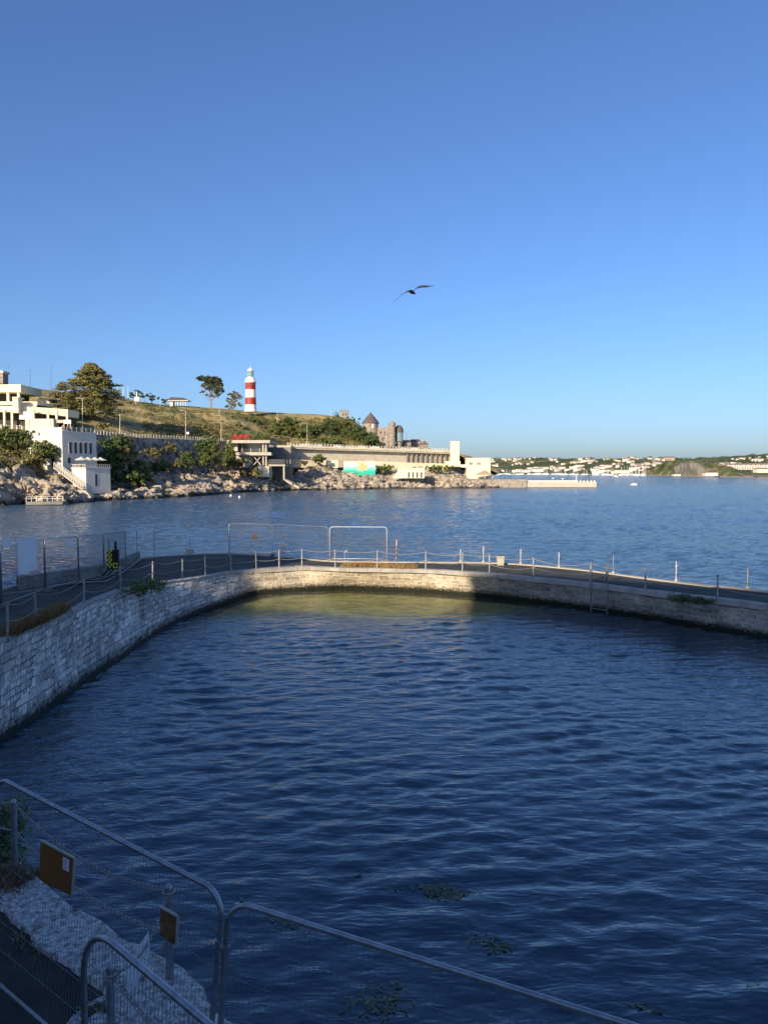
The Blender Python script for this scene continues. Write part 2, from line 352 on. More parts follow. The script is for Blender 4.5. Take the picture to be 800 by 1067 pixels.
def edge_at(path, px):        # point on a path seen at px
    for i in range(len(path)-1):
        a, b = path[i], path[i+1]
        if a.y < 3 or b.y < 3: continue
        xa, xb = 400+800*a.x/a.y, 400+800*b.x/b.y
        if xa <= px <= xb and xb > xa: return a.lerp(b, (px-xa)/(xb-xa)), i
    return None, None

# wall face, three stretches of masonry
def wallstretch(i0, i1, name, material, label, copname='coping'):
    rt = thing(name, label, 'wall', Ws[(i0+i1)//2])
    mb = MB(); uv = []; ln = 0; rows = 10
    for i in range(i0, i1+1):
        if i > i0: ln += (Ts[i]-Ts[i-1]).length
        t, wv = Ts[i], Ws[i]
        for k in range(rows+1):
            f = k/rows
            top = t + Vector((0, 0, -.03)); bot = wv + (wv-t)*1.0
            bot.z = -2.6 if True else 0
            # upper part straight from the coping to the water line, then on down
            if f < .6: p = top.lerp(wv, f/.6)
            else: p = wv.lerp(Vector((wv.x+(wv.x-t.x)*1.1, wv.y+(wv.y-t.y)*1.1, -2.8)), (f-.6)/.4)
            nz = noise.noise(Vector((ln*1.1, p.z*2.1, 3)))*.09 + noise.noise(Vector((ln*3.1, p.z*4.1, 9)))*.04
            out = Vector((wv.x-t.x, wv.y-t.y, 0)).normalized() if (wv-t).xy.length > .02 else Vector((0, -1, 0))
            if k == 0: nz *= .3
            p = p+out*nz
            mb.v.append(tuple(p)); uv.append((ln, p.z*1.1 if i1 > 60 else (p.z)*1.25))
    n = rows+1
    for i in range(i1-i0):
        for k in range(rows):
            mb.f.append((i*n+k, (i+1)*n+k, (i+1)*n+k+1, i*n+k+1)); mb.mi.append(0)
    face = mb.build('wall_face', material, rt, smooth=True, uvs=uv)
    # coping: separate slabs with small gaps and uneven edges
    cp = MB(); s = 0; acc = 0
    i = i0
    g = random.Random(i0+5)
    seg = []
    pts = []; d = 0
    for i in range(i0, i1+1):
        if i > i0: d += (Ts[i]-Ts[i-1]).length
        pts.append((d, i))
    tot = d
    def at(path, q):
        for k in range(len(pts)-1):
            if pts[k][0] <= q <= pts[k+1][0]:
                f = (q-pts[k][0])/(pts[k+1][0]-pts[k][0]+1e-9); return path[pts[k][1]].lerp(path[pts[k+1][1]], f)
        return path[pts[-1][1]].copy()
    q = 0
    while q < tot-.15:
        l = min(g.uniform(.5, 1.1), tot-q); a = at(Ts, q+.008); b = at(Ts, q+l-.008)
        oa = at(Os, q+.008); ob = at(Os, q+l-.008)
        wdt = g.uniform(.5, .62); j = g.uniform(-.03, .04)
        na = (oa-a); na.z = 0; na.normalize(); nb = ob-b; nb.z = 0; nb.normalize()
        h = .035+g.uniform(-.012, .02)
        v0, v1, v2, v3 = a-na*(.05+j), b-nb*(.05+j), b+nb*wdt, a+na*wdt
        zz = Vector((0, 0, h)); zl = Vector((0, 0, -.17))
        cp.add([v0+zl, v1+zl, v2+zl, v3+zl, v0+zz, v1+zz, v2+zz*.9, v3+zz*.9], [(0, 3, 2, 1), (4, 5, 6, 7), (0, 1, 5, 4), (1, 2, 6, 5), (2, 3, 7, 6), (3, 0, 4, 7)])
        q += l
    cp.build('coping', M['coping'], rt)
    return rt
S1, S2 = 7*K, 12*K+1  # right seam set where the cast shadow starts
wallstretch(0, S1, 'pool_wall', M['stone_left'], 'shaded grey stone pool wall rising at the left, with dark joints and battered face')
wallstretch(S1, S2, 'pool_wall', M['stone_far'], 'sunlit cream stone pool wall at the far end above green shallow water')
wallstretch(S2, NS-1, 'pool_wall', M['stone_right'], 'pool wall in shade-darkened stone colour with pale mortar, right side under the ladder')

# deck surface: paved walk between the coping and the outer edge
mb = MB(); sub = 6
for i in range(NS):
    for k in range(sub+1):
        p = Ts[i].lerp(Os[i], .0+k/sub); p = p.copy(); p.z += noise.noise(Vector((p.x*.3, p.y*.3, 0)))*.015 - .004
        mb.v.append(tuple(p))
for i in range(NS-1):
    for k in range(sub):
        a = i*(sub+1)+k; mb.f.append((a, a+1, a+sub+2, a+sub+1)); mb.mi.append(0)
struct(mb, 'walkway', M['asphalt'])
# outer sea face of the pool bank
mb = MB(); uv = []; ln = 0
for i in range(NS):
    if i: ln += (Os[i]-Os[i-1]).length
    o = Os[i]; out = (Os[i]-Ts[i]); out.z = 0; out.normalize()
    for k, (e, z) in enumerate(((-.35, .0), (-.35, .06), (.0, .06), (.05, -.2), (.7, -4.5-o.z))):
        p = o+out*e; mb.v.append((p.x, p.y, o.z+z)); uv.append((ln, e*1.0-z))
for i in range(NS-1):
    for k in range(4):
        a = i*5+k; mb.f.append((a, a+5, a+6, a+1)); mb.mi.append(0)
o = mb.build('sea_wall', M['stone_right'], None, uvs=uv); tag(o, 'outer sea wall of the pool with a pale raised kerb along the walkway edge', 'wall')
o.data.materials.clear(); o.data.materials.append(M['concrete'])

# parapet on the outer edge, left
mb = MB(); uv = []; ln = 0; idx = list(range(int(1.4*K), int(5.9*K)+1))
for n_, i in enumerate(idx):
    o = Os[i]; out = (Os[i]-Ts[i]); out.z = 0; out.normalize()
    if n_: ln += (Os[i]-Os[idx[n_-1]]).length
    nz = noise.noise(Vector((ln*.8, 0, 1)))*.05
    for e, z in ((-.75, -.02), (-.72, .5+nz), (-.36, .52+nz), (-.34, -.02)):
        p = o+out*e; mb.v.append((p.x, p.y, o.z+z)); uv.append((ln, z+e))
for i in range(len(idx)-1):
    for k in range(3):
        a = i*4+k; mb.f.append((a, a+4, a+5, a+1)); mb.mi.append(0)
mb.f.append((0, 1, 2, 3)); mb.mi.append(0); q = (len(idx)-1)*4; mb.f.append((q, q+3, q+2, q+1)); mb.mi.append(0)
M['parapet'] = masonry('parapet_stone', (.3, .28, .25), (.2, .19, .17), (.12, .115, .1), .6, .25, .02, wet=False)
o = mb.build('parapet', M['parapet'], None, uvs=uv); tag(o, 'low grey stone parapet along the outer edge of the left walkway behind mesh fence', 'wall')
# low pale cable along inner side of the parapet path
# ------------------------------------------------------------------ near jetty corner (bottom left)
zc = 1.25
Epx = [(0, 880), (30, 903), (57, 928), (80, 944), (104, 957), (130, 977), (150, 983), (167, 995), (190, 1006), (214, 1026), (216, 1040), (224, 1052), (236, 1060)]
E = [P(a, b, zc+.06) for a, b in Epx]
E = [Vector((-10.4, 15.0, zc+.06)), Vector((-8, 12.9, zc+.06))]+E
E += [Vector((-1.25, 6.9, zc+.06)), Vector((1.5, 4.6, zc+.06)), Vector((4.5, 1.5, zc+.06)), Vector((10, -4, zc+.06)), Vector((25, -9, zc+.06))]
Ipx = [(0, 948), (10, 955), (22, 964), (29, 972), (38, 984), (49, 991), (64, 1003), (81, 1014), (95, 1023), (109, 1031), (96, 1040), (84, 1050), (65, 1067)]
I = [P(a, b, zc+.05) for a, b in Ipx]
I = [Vector((-11.4, 14.0, zc)), Vector((-8.6, 12.1, zc))]+I+[Vector((-3.0, 6.0, zc)), Vector((-2.6, 4.6, zc)), Vector((1, 1.5, zc)), Vector((9, -7, zc)), Vector((24, -11, zc))]
jt = thing('jetty', 'pale worn stone edge of the near quay corner at the bottom left, above the water', 'quay', (-2.2, 7.6, 0))
def densify(A, st=.12, jit=.02, seed=1):
    out = []; d = 0
    for i in range(len(A)-1):
        L_ = (A[i+1]-A[i]).length; k = max(1, min(int(L_/st), 40))
        for j in range(k):
            p = A[i].lerp(A[i+1], j/k); d += L_/k
            out.append(p+Vector((noise.noise(Vector((d*1.7, seed, 0))), noise.noise(Vector((d*1.7, seed, 5))), 0))*jit*2.2)
    out.append(A[-1]); return out
Ed = densify(E, .1, .014, 1); Id = densify(I, .1, .05, 4)
mb = MB(); poly = Ed+Id[::-1]
# top surface as a strip between resampled edges
n = 220
def resam(A, n):
    cum = [0]
    for i in range(1, len(A)): cum.append(cum[-1]+(A[i]-A[i-1]).length)
    out = []; j = 0
    for k in range(n):
        q = cum[-1]*k/(n-1)
        while j < len(A)-2 and cum[j+1] < q: j += 1
        out.append(A[j].lerp(A[j+1], (q-cum[j])/(cum[j+1]-cum[j]+1e-9)))
    return out
# pair by nearest: cut the two edges at matching corner points
def nearest(A, p): return min(range(len(A)), key=lambda k: (A[k]-p).length)
ce, ci = nearest(Ed, E[11]), nearest(Id, I[11])
se, si = nearest(Ed, Vector((-1.25, 6.9, zc))), nearest(Id, Vector((-2.6, 4.6, zc)))
EE = resam(Ed[:ce+1], 330)+resam(Ed[ce:se+1], 25)[1:]+resam(Ed[se:], 30)[1:]
II = resam(Id[:ci+1], 330)+resam(Id[ci:si+1], 25)[1:]+resam(Id[si:], 30)[1:]
cols_ = 22
for a, b in zip(EE, II):
    for k in range(cols_+1):
        p = a.lerp(b, k/cols_); z = zc+.055+noise.fractal(Vector((p.x*2.3, p.y*2.3, 0)), 1, 2, 6)*.009-(.05 if abs(((p.x*.8-p.y*.6)*1.15+noise.noise(p*2)*.12) % 1-.5) < .045 else 0)
        if k == cols_: z = zc-.03
        if k == 0: z -= .03
        mb.v.append((p.x, p.y, z))
W_ = cols_+1
for i in range(len(EE)-1):
    for k in range(cols_):
        mb.f.append((i*W_+k, i*W_+k+1, (i+1)*W_+k+1, (i+1)*W_+k)); mb.mi.append(0)
mb.build('coping', M['coping_near'], jt, smooth=True)
mb = MB(); uv = []; ln = 0
for i, a in enumerate(EE):
    if i: ln += (EE[i]-EE[i-1]).length
    b = II[i]; out = a-b; out.z = 0; out.normalize()
    for k in range(7):
        z = zc+.03-(k/6)*3.6
        p = a+out*(noise.noise(Vector((ln*2, z*3, 1)))*.07*(k > 0)+.01*k)
        mb.v.append((p.x, p.y, z)); uv.append((ln, z))
for i in range(len(EE)-1):
    for k in range(6):
        mb.f.append((i*7+k, i*7+k+1, (i+1)*7+k+1, (i+1)*7+k)); mb.mi.append(0)
mb.build('quay_face', M['stone_left'], jt, uvs=uv, smooth=True)
mb = MB(); mb.prism([(p.x, p.y) for p in ([Vector((-15.8, 15, 0)), Vector((-11.2, 14.2, 0)), Vector((-8.6, 12.3, 0)), P(0, 940, zc), P(60, 995, zc), P(125, 1031, zc), Vector((-2.6, 6.4, 0)), Vector((-2.2, 4.6, 0)), Vector((1.3, 1.7, 0)), Vector((9, -6.8, 0)), Vector((24, -10.8, 0)), Vector((28, -30, 0)), Vector((-30, -30, 0)), Vector((-30, 10, 0))])], -3, zc)
struct(mb, 'path', M['asphalt_near'])
mb = MB(); mb.box(-40, 34, -80, .7, -3, 4.75); mb.box(-34, 34, .35, .7, 4.75, 4.9); struct(mb, 'terrace', M['deck_dark'])

# ------------------------------------------------------------------ pool floor with a shallow shelf at the far end
mb = MB(); nx, ny = 70, 80
for j in range(ny+1):
    for i in range(nx+1):
        x = -14+45*i/nx; y = -6+52*j/ny
        t_edge = 33.0+noise.noise(Vector((x*.15, 3, 0)))*1.0 - max(0, 5-x if False else x-4)*-.9 + max(0, -x-7)*.5
        f = min(1, max(0, (y-t_edge)/1.6)); f = f*f*(3-2*f)
        z = -3.6+(3.6-.33)*f+noise.fractal(Vector((x*.5, y*.5, 2)), 1, 2, 4)*(.35-.28*f)
        mb.v.append((x, y, z))
for j in range(ny):
    for i in range(nx):
        a = j*(nx+1)+i; mb.f.append((a, a+1, a+nx+2, a+nx+1)); mb.mi.append(0)
m = bpy.data.materials.new('algae_floor'); m.use_nodes = True; N, L = nt(m); b = N['Principled BSDF']; b.inputs['Roughness'].default_value = .95; b.inputs['Specular IOR Level'].default_value = .1
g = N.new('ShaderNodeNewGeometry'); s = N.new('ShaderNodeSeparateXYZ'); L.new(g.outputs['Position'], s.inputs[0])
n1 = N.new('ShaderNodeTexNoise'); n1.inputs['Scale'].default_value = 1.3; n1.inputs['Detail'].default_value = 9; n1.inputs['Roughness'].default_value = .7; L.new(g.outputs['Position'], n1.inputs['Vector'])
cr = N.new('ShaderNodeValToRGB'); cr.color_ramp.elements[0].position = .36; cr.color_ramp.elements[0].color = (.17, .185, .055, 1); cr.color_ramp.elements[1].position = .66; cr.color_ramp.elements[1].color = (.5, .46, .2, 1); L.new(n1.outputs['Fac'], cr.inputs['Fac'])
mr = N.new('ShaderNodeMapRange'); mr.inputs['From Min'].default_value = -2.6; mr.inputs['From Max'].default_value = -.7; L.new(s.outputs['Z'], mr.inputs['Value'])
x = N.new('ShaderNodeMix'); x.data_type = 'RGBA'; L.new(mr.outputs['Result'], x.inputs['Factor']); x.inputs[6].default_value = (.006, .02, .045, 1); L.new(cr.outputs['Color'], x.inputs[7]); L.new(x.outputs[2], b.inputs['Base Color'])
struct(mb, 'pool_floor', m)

# ------------------------------------------------------------------ pool water: real waves
def wave_height(X, Y, seed, lam0, lam1, n, wind, spread, slope):
    g = np.random.RandomState(seed); H = np.zeros_like(X); tot = 0
    wv = []
    for i in range(n):
        lam = lam0*(lam1/lam0)**((i+g.rand()*.8)/n); th = wind+g.randn()*spread; k = 2*np.pi/lam
        sl = (.55+g.rand())*(lam/lam1)**.12; wv.append((k, th, sl, g.rand()*6.28)); tot += sl*sl/2
    sc = slope/math.sqrt(tot)
    # slow gusts modulate the amplitude
    gust = .9+.25*np.sin(X*.21+Y*.33+1)*np.sin(X*.37-Y*.17+2)+.25*np.sin(X*.71+Y*.55)
    gust = np.clip(gust, .25, 1.5)
    for k, th, sl, ph in wv:
        a = sl*sc/k; q = k*(X*np.cos(th)+Y*np.sin(th))+ph+.35*np.sin(.3*k*(X*np.sin(th)-Y*np.cos(th))+ph*3)
        H += a*(np.sin(q)+.18*np.cos(2*q))*(gust if 2*np.pi/k < 2 else 1)
    return H
st = .075
xs = np.arange(-14, 31, st); ys = np.arange(-9.5, 45, st)
XX, YY = np.meshgrid(xs, ys)
poly = [(p.x, p.y) for p in Ws]+[(25, -9)]
# water outline pushed out into the walls
pp = []
for wv, t in zip(Ws, Ts):
    d = Vector((t.x-wv.x, t.y-wv.y)); d = d.normalized() if d.length > .05 else Vector((0, 1))
    e = Vector((0, 0)) if False else d*.5
    pp.append((wv.x+e.x, wv.y+e.y))
pp += [(24, -9.5), (9.6, -4.5), (4.2, 1.3), (1.2, 4.3), (-1.7, 6.7), (-2.2, 7.3), (-5.9, 10.3), (-8.4, 12.4), (-9.8, 14)]
def inside(px, py, poly):
    c = np.zeros(px.shape, bool); n = len(poly); j = n-1
    for i in range(n):
        xi, yi = poly[i]; xj, yj = poly[j]
        if yi != yj:
            c ^= ((yi > py) != (yj > py)) & (px < (xj-xi)*(py-yi)/(yj-yi)+xi)
        j = i
    return c
CALM = np.clip((YY-(32.9+np.maximum(0, XX-4)*.9))/2.0, 0, 1)
HH = wave_height(XX, YY, 3, .26, 1.3, 110, R(106), .5, .1)*(1-.8*CALM)
ins = inside(XX, YY, pp)
ny_, nx_ = XX.shape
a = np.arange(nx_*ny_).reshape(ny_, nx_)
fm = ins[:-1, :-1] & ins[1:, :-1] & ins[:-1, 1:] & ins[1:, 1:]
q = np.stack([a[:-1, :-1][fm], a[:-1, 1:][fm], a[1:, 1:][fm], a[1:, :-1][fm]], 1)
used = np.unique(q); remap = -np.ones(nx_*ny_, int); remap[used] = np.arange(len(used)); q = remap[q]
co = np.stack([XX.ravel()[used], YY.ravel()[used], HH.ravel()[used]], 1)
me = bpy.data.meshes.new('pool_water'); me.vertices.add(len(co)); me.vertices.foreach_set('co', co.ravel()); me.loops.add(q.size); me.polygons.add(len(q))
me.loops.foreach_set('vertex_index', q.ravel()); me.polygons.foreach_set('loop_start', np.arange(0, q.size, 4)); me.polygons.foreach_set('loop_total', np.full(len(q), 4)); me.polygons.foreach_set('use_smooth', np.ones(len(q), bool)); me.update(calc_edges=True); me.validate()
at = me.attributes.new('calm', 'FLOAT', 'POINT'); at.data.foreach_set('value', CALM.ravel()[used])
def water_mat(name, tint, body, bumps, rough=.03, transp=True):
    m = bpy.data.materials.new(name); m.use_nodes = True; N, L = nt(m)
    out = N['Material Output']; N.remove(N['Principled BSDF'])
    g = N.new('ShaderNodeNewGeometry'); last = None
    for sc, stretch, dist, rot, det in bumps:
        mp = N.new('ShaderNodeMapping'); mp.inputs['Rotation'].default_value = (0, 0, rot); mp.inputs['Scale'].default_value = (1*stretch, 1, 1); L.new(g.outputs['Position'], mp.inputs['Vector'])
        n = N.new('ShaderNodeTexNoise'); n.inputs['Scale'].default_value = sc; n.inputs['Detail'].default_value = det; n.inputs['Roughness'].default_value = .6; n.inputs['Distortion'].default_value = .3; L.new(mp.outputs['Vector'], n.inputs['Vector'])
        bp = N.new('ShaderNodeBump'); bp.inputs['Distance'].default_value = dist; L.new(n.outputs['Fac'], bp.inputs['Height'])
        if transp:
            ac = N.new('ShaderNodeAttribute'); ac.attribute_name = 'calm'; mc = N.new('ShaderNodeMapRange'); mc.inputs['To Min'].default_value = 1; mc.inputs['To Max'].default_value = .25; L.new(ac.outputs['Fac'], mc.inputs['Value']); L.new(mc.outputs['Result'], bp.inputs['Strength'])
        if last: L.new(last, bp.inputs['Normal'])
        last = bp.outputs['Normal']
    fr = N.new('ShaderNodeFresnel'); fr.inputs['IOR'].default_value = 1.85 if transp else 1.6; L.new(last, fr.inputs['Normal'])
    gl = N.new('ShaderNodeBsdfGlossy'); gl.inputs['Roughness'].default_value = rough; L.new(last, gl.inputs['Normal'])
    if transp:
        tr = N.new('ShaderNodeBsdfTransparent'); tr.inputs['Color'].default_value = (*tint, 1)
        df = N.new('ShaderNodeBsdfDiffuse'); df.inputs['Color'].default_value = (*body, 1)
        m1 = N.new('ShaderNodeMixShader'); md = N.new('ShaderNodeMapRange'); md.inputs['To Min'].default_value = .25; md.inputs['To Max'].default_value = .02; L.new(ac.outputs['Fac'], md.inputs['Value']); L.new(md.outputs['Result'], m1.inputs[0]); L.new(tr.outputs[0], m1.inputs[1]); L.new(df.outputs[0], m1.inputs[2]); inner = m1.outputs[0]
    else:
        df = N.new('ShaderNodeBsdfDiffuse'); df.inputs['Color'].default_value = (*body, 1); inner = df.outputs[0]
    mx = N.new('ShaderNodeMixShader'); fo = fr.outputs[0]
    if transp:
        m2 = N.new('ShaderNodeMapRange'); m2.inputs['To Min'].default_value = 1; m2.inputs['To Max'].default_value = .5; L.new(ac.outputs['Fac'], m2.inputs['Value']); m3 = N.new('ShaderNodeMath'); m3.operation = 'MULTIPLY'; L.new(fo, m3.inputs[0]); L.new(m2.outputs['Result'], m3.inputs[1]); fo = m3.outputs[0]
    L.new(fo, mx.inputs[0]); L.new(inner, mx.inputs[1]); L.new(gl.outputs[0], mx.inputs[2]); L.new(mx.outputs[0], out.inputs[0])
    return m
M['pool_water'] = water_mat('pool_water', (.88, .95, .85), (.03, .15, .25), ((6.0, .38, .026, R(-16), 2), (2.6, .5, .018, R(14), 1)), .02)
M['sea_water'] = water_mat('sea_water', (1, 1, 1), (.055, .115, .19), ((.9, .4, .3, R(8), 5), (3.4, .45, .06, R(-10), 4)), .09, False)
me.materials.append(M['pool_water']); o = bpy.data.objects.new('pool_water', me); COL.objects.link(o); o['kind'] = 'structure'

# sea: one sheet to the horizon with a hole where the pool is
hole = []
for i in range(0, NS, 4):
    p = Ts[i].lerp(Os[i], .5); hole.append((p.x, p.y))
hole += [(20, -20), (-20, -20), (-22, 8)]
B = 14000
outer = [(-B, -B), (B, -B), (B, B), (-B, B)]
# fill in rings so the triangles near us stay small
mid = [(-60, -60), (120, -60), (120, 120), (-60, 120)]
mb = MB()
pts = [Vector((x, y, 0)) for x, y in mid]+[Vector((x, y, 0)) for x, y in hole]
tr = tessellate_polygon([[Vector((x, y, 0)) for x, y in mid], [Vector((x, y, 0)) for x, y in hole]])
mb.add([(p.x, p.y, SEA-.3) for p in pts], [tuple(t) for t in tr])
pts = [Vector((x, y, 0)) for x, y in outer]+[Vector((x, y, 0)) for x, y in mid]
tr = tessellate_polygon([[Vector((x, y, 0)) for x, y in outer], [Vector((x, y, 0)) for x, y in mid]])
mb.add([(p.x, p.y, SEA-.3) for p in pts], [tuple(t) for t in tr])
o = struct(mb, 'sea', M['sea_water'])
bm = bmesh.new(); bm.from_mesh(o.data); bmesh.ops.remove_doubles(bm, verts=bm.verts, dist=.001)
for f in bm.faces:
    if f.normal.z < 0: f.normal_flip()
bm.to_mesh(o.data); bm.free()
mb = MB(); mb.box(-B, B, -B, B, -16, -15); struct(mb, 'seabed', M['far_shore'])

# the sea in front of us with real waves, on top of the sheet
nr, nc = 620, 820
yr = 35.5*np.exp(np.linspace(0, math.log(520/35.5), nr)); uu = np.linspace(-.85, .85, nc)
YY = np.repeat(yr[:, None], nc, 1); XX = YY*uu[None, :]
H2 = np.zeros_like(XX); g = np.random.RandomState(12); nw = 90; tot = 0; wl = []
for i in range(nw):
    lam = .5*(3.6/.5)**((i+g.rand())/nw); wl.append((lam, R(82)+g.randn()*.55, (.55+g.rand()), g.rand()*6.28)); tot += wl[-1][2]**2/2
sc_ = .125/math.sqrt(tot); dx = YY*.0045
gust = np.clip(.92+.2*np.sin(XX*.05+YY*.09)*np.sin(XX*.083-YY*.041+1)+.2*np.sin(XX*.19+YY*.13), .4, 1.5)
for lam, th, sl, ph in wl:
    k = 2*np.pi/lam; att = np.clip((lam-dx*.6)/dx, 0, 1); q = k*(XX*np.cos(th)+YY*np.sin(th))+ph+.4*np.sin(.25*k*(XX*np.sin(th)-YY*np.cos(th))+ph*2)
    H2 += att*sl*sc_/k*(np.sin(q)+.2*np.cos(2*q))*gust
ed = np.minimum(np.minimum((np.arange(nr)/12)[:, None], ((nr-1-np.arange(nr))/20)[:, None]), np.minimum(np.arange(nc)/15, (nc-1-np.arange(nc))/15)[None, :]); ed = np.clip(ed, 0, 1)
ZZ = SEA+H2*ed-(1-ed)*.5
# keep it outside the pool bank
mid_line = [( (Ts[i].x+Os[i].x)/2, (Ts[i].y+Os[i].y)/2) for i in range(0, NS, 2)]+[(20, -20), (-60, -20), (-60, 15)]
ins = inside(XX, YY, mid_line)
a = np.arange(nr*nc).reshape(nr, nc); fm = ~(ins[:-1, :-1] | ins[1:, :-1] | ins[:-1, 1:] | ins[1:, 1:])
q = np.stack([a[:-1, :-1][fm], a[:-1, 1:][fm], a[1:, 1:][fm], a[1:, :-1][fm]], 1)
used = np.unique(q); remap = -np.ones(nr*nc, int); remap[used] = np.arange(len(used)); q = remap[q]
co = np.stack([XX.ravel()[used], YY.ravel()[used], ZZ.ravel()[used]], 1)
me = bpy.data.meshes.new('sea_waves'); me.vertices.add(len(co)); me.vertices.foreach_set('co', co.ravel()); me.loops.add(q.size); me.polygons.add(len(q))
me.loops.foreach_set('vertex_index', q.ravel()); me.polygons.foreach_set('loop_start', np.arange(0, q.size, 4)); me.polygons.foreach_set('loop_total', np.full(len(q), 4)); me.polygons.foreach_set('use_smooth', np.ones(len(q), bool)); me.update(calc_edges=True)
me.materials.append(M['sea_water']); o = bpy.data.objects.new('sea_waves', me); COL.objects.link(o); o['kind'] = 'structure'
# ------------------------------------------------------------------ temporary mesh fence panels
def heras(name, O, u, v, wd, ht, label, mt, wires=True, rr=.022, wr=.0015, step=.045, group=None, hz=(.28, .56, .84, 1.12, 1.4, 1.68), mesh_mat=None, crn=.2):
    # O: top left corner, u: unit along the top, v: unit down
    O = Vector(O); u = Vector(u).normalized(); v = Vector(v).normalized()
    base = O+v*ht+u*wd/2
    rt = thing(name, label, 'fence panel', base, group)
    Pt = lambda a, b: O+u*a+v*b
    cr = crn; pts = []
    pts.append(Pt(0, ht))
    for k in range(0, 7): q = math.pi/2*k/6; pts.append(Pt(cr-cr*math.cos(q), cr-cr*math.sin(q)))
    for k in range(0, 7): q = math.pi/2*k/6; pts.append(Pt(wd-cr+cr*math.sin(q), cr-cr*math.cos(q)))
    pts.append(Pt(wd, ht))
    fr = MB(); fr.tube(pts, rr, 10); fr.tube([Pt(0, ht-.06), Pt(wd, ht-.06)], rr*.85, 8)
    fr.build('frame', mt, rt, smooth=True)
    if wires:
        ms = MB(); nn = u.cross(v).normalized(); k = step
        x = step
        while x < wd-.01:
            d = 0
            if x < cr: d = cr-math.sqrt(max(0, cr*cr-(cr-x)**2))
            if x > wd-cr: d = cr-math.sqrt(max(0, cr*cr-(x-wd+cr)**2))
            ms.tube([Pt(x, d), Pt(x, ht-.06)], wr, 4, cap=False); x += step
        for z in hz:
            if z < ht-.1: ms.tube([Pt(0, z)+nn*.004, Pt(wd, z)+nn*.004], wr*1.7, 4, cap=False)
        ms.build('mesh_infill', mesh_mat or M['galv_dull'], rt)
    return rt
vd = Vector((-.035, 0, -1)).normalized()
A0 = PD(233, 932, 5.42); A1 = PD(0, 811, 7.52)
uA = (A0-A1).normalized()
A0c = A0 + uA*.0
fA = heras('mesh_fence_panel', A0c-uA*3.45, uA, (-.10, 0, -1), 3.45, 2.08, 'tall steel mesh fence panel at bottom left carrying two brown boards', M['galv'])
B0 = PD(238, 938, 5.32); B1 = PD(640, 1064, 4.2); uB = (B1-B0).normalized()
fB = heras('mesh_fence_panel', B0, uB, (-.07, 0, -1), 3.45, 2.0, 'tall steel mesh fence panel sloping down to the right across bottom centre', M['galv'])
C0 = PD(80, 975, 5.0); C1 = PD(222, 1073, 4.12); uC = (C1-C0).normalized()
C0 = PD(84, 968, 5.0); uC = (PD(215, 1067, 4.15)-PD(130, 980, 4.8)).normalized(); O_C = PD(86, 957, 5.0); uC = PD(212, 1067, 4.04)-O_C; uC.z = 0; uC.normalize()
fC = heras('mesh_fence_panel', O_C, uC, (-.0, 0, -1), 3.45, 2.0, 'nearest mesh fence panel with a curved corner rising at the bottom edge', M['galv'], crn=.4)
# coupler between panels
mb = MB(); p0 = PD(229, 992, 5.4); p1 = PD(239, 992, 5.3)
for p, r in ((A0c+Vector((-.10, 0, -1)).normalized()*.36, .033), (B0+Vector((-.07, 0, -1)).normalized()*.36, .033)):
    mb.tube([p+Vector((0, 0, .02)), p-Vector((0, 0, .02))], r, 12)
a_ = A0c+Vector((-.10, 0, -1)).normalized()*.36; b_ = B0+Vector((-.07, 0, -1)).normalized()*.36
mb.bar(a_+Vector((0, -.03, 0)), b_+Vector((0, -.03, 0)), .012, .035); mb.tube([(a_+b_)/2+Vector((0, -.05, .0)), (a_+b_)/2+Vector((0, .04, 0))], .013, 6)
mb.tube([(a_+b_)/2+Vector((0, -.05, 0)), (a_+b_)/2+Vector((.01, -.052, -.06))], .006, 6)
solo(mb, 'coupler', M['galv'], 'bolted steel coupler clamping two near fence uprights together', 'clamp')
# thin plywood boards on the panel
def plane_pt(px, py, O, u, v):
    d = ray(px, py); n = u.cross(v); t = (O-Vector((0, 0, CAMZ))).dot(n)/d.dot(n); return Vector((0, 0, CAMZ))+d*t
vA = Vector((-.10, 0, -1)).normalized(); nA = uA.cross(vA).normalized()
if nA.y < 0: nA = -nA
def board(corners, th, name, mt, label, stick=None, lip=True):
    cs = [plane_pt(a, b, A0c, uA, vA) - nA*.03 for a, b in corners]   # in front of the wires
    rt = thing(name, label, 'board', (cs[2]+cs[3])/2)
    mb = MB(); mb.add(cs+[c+nA*-th for c in cs], [(0, 1, 2, 3), (7, 6, 5, 4), (0, 4, 5, 1), (1, 5, 6, 2), (2, 6, 7, 3), (3, 7, 4, 0)]); mb.build('panel', mt, rt)
    e = MB(); f = [c-nA*th*1.0 for c in cs]
    e.bar(f[0]-nA*-.004+Vector((0, 0, .006)), f[1]+Vector((0, 0, .006)), .02, .014); e.bar(f[1]+Vector((.006, 0, 0)), f[2]+Vector((.006, 0, 0)), .016, .016)
    e.build('edge_strip', M['board_edge'], rt)
    if stick:
        q = [plane_pt(a, b, A0c, uA, vA)-nA*(.033+th) for a, b in stick]
        s_ = MB(); s_.add(q+[p-nA*.002 for p in q], [(0, 1, 2, 3), (7, 6, 5, 4), (0, 4, 5, 1), (1, 5, 6, 2), (2, 6, 7, 3), (3, 7, 4, 0)]); s_.build('sticker', M['paper'], rt)
        ink = MB()
        for k in range(5):
            f_ = .18+.15*k; a = q[0].lerp(q[3], f_).lerp(q[1].lerp(q[2], f_), .15)-nA*.004; b = q[0].lerp(q[3], f_).lerp(q[1].lerp(q[2], f_), .6+.05*(k % 3))-nA*.004
            ink.bar(a, b, .002, .003)
        ink.build('print', M['pole_dark'], rt)
    return rt
board([(47.5, 875), (82.5, 893), (79.5, 932), (46, 915)], .018, 'sign_board', M['wood_board'], 'larger orange brown board with a small white sticker tied to near mesh fence', [(71.5, 891), (78, 894.5), (77.5, 907), (71, 903.5)])
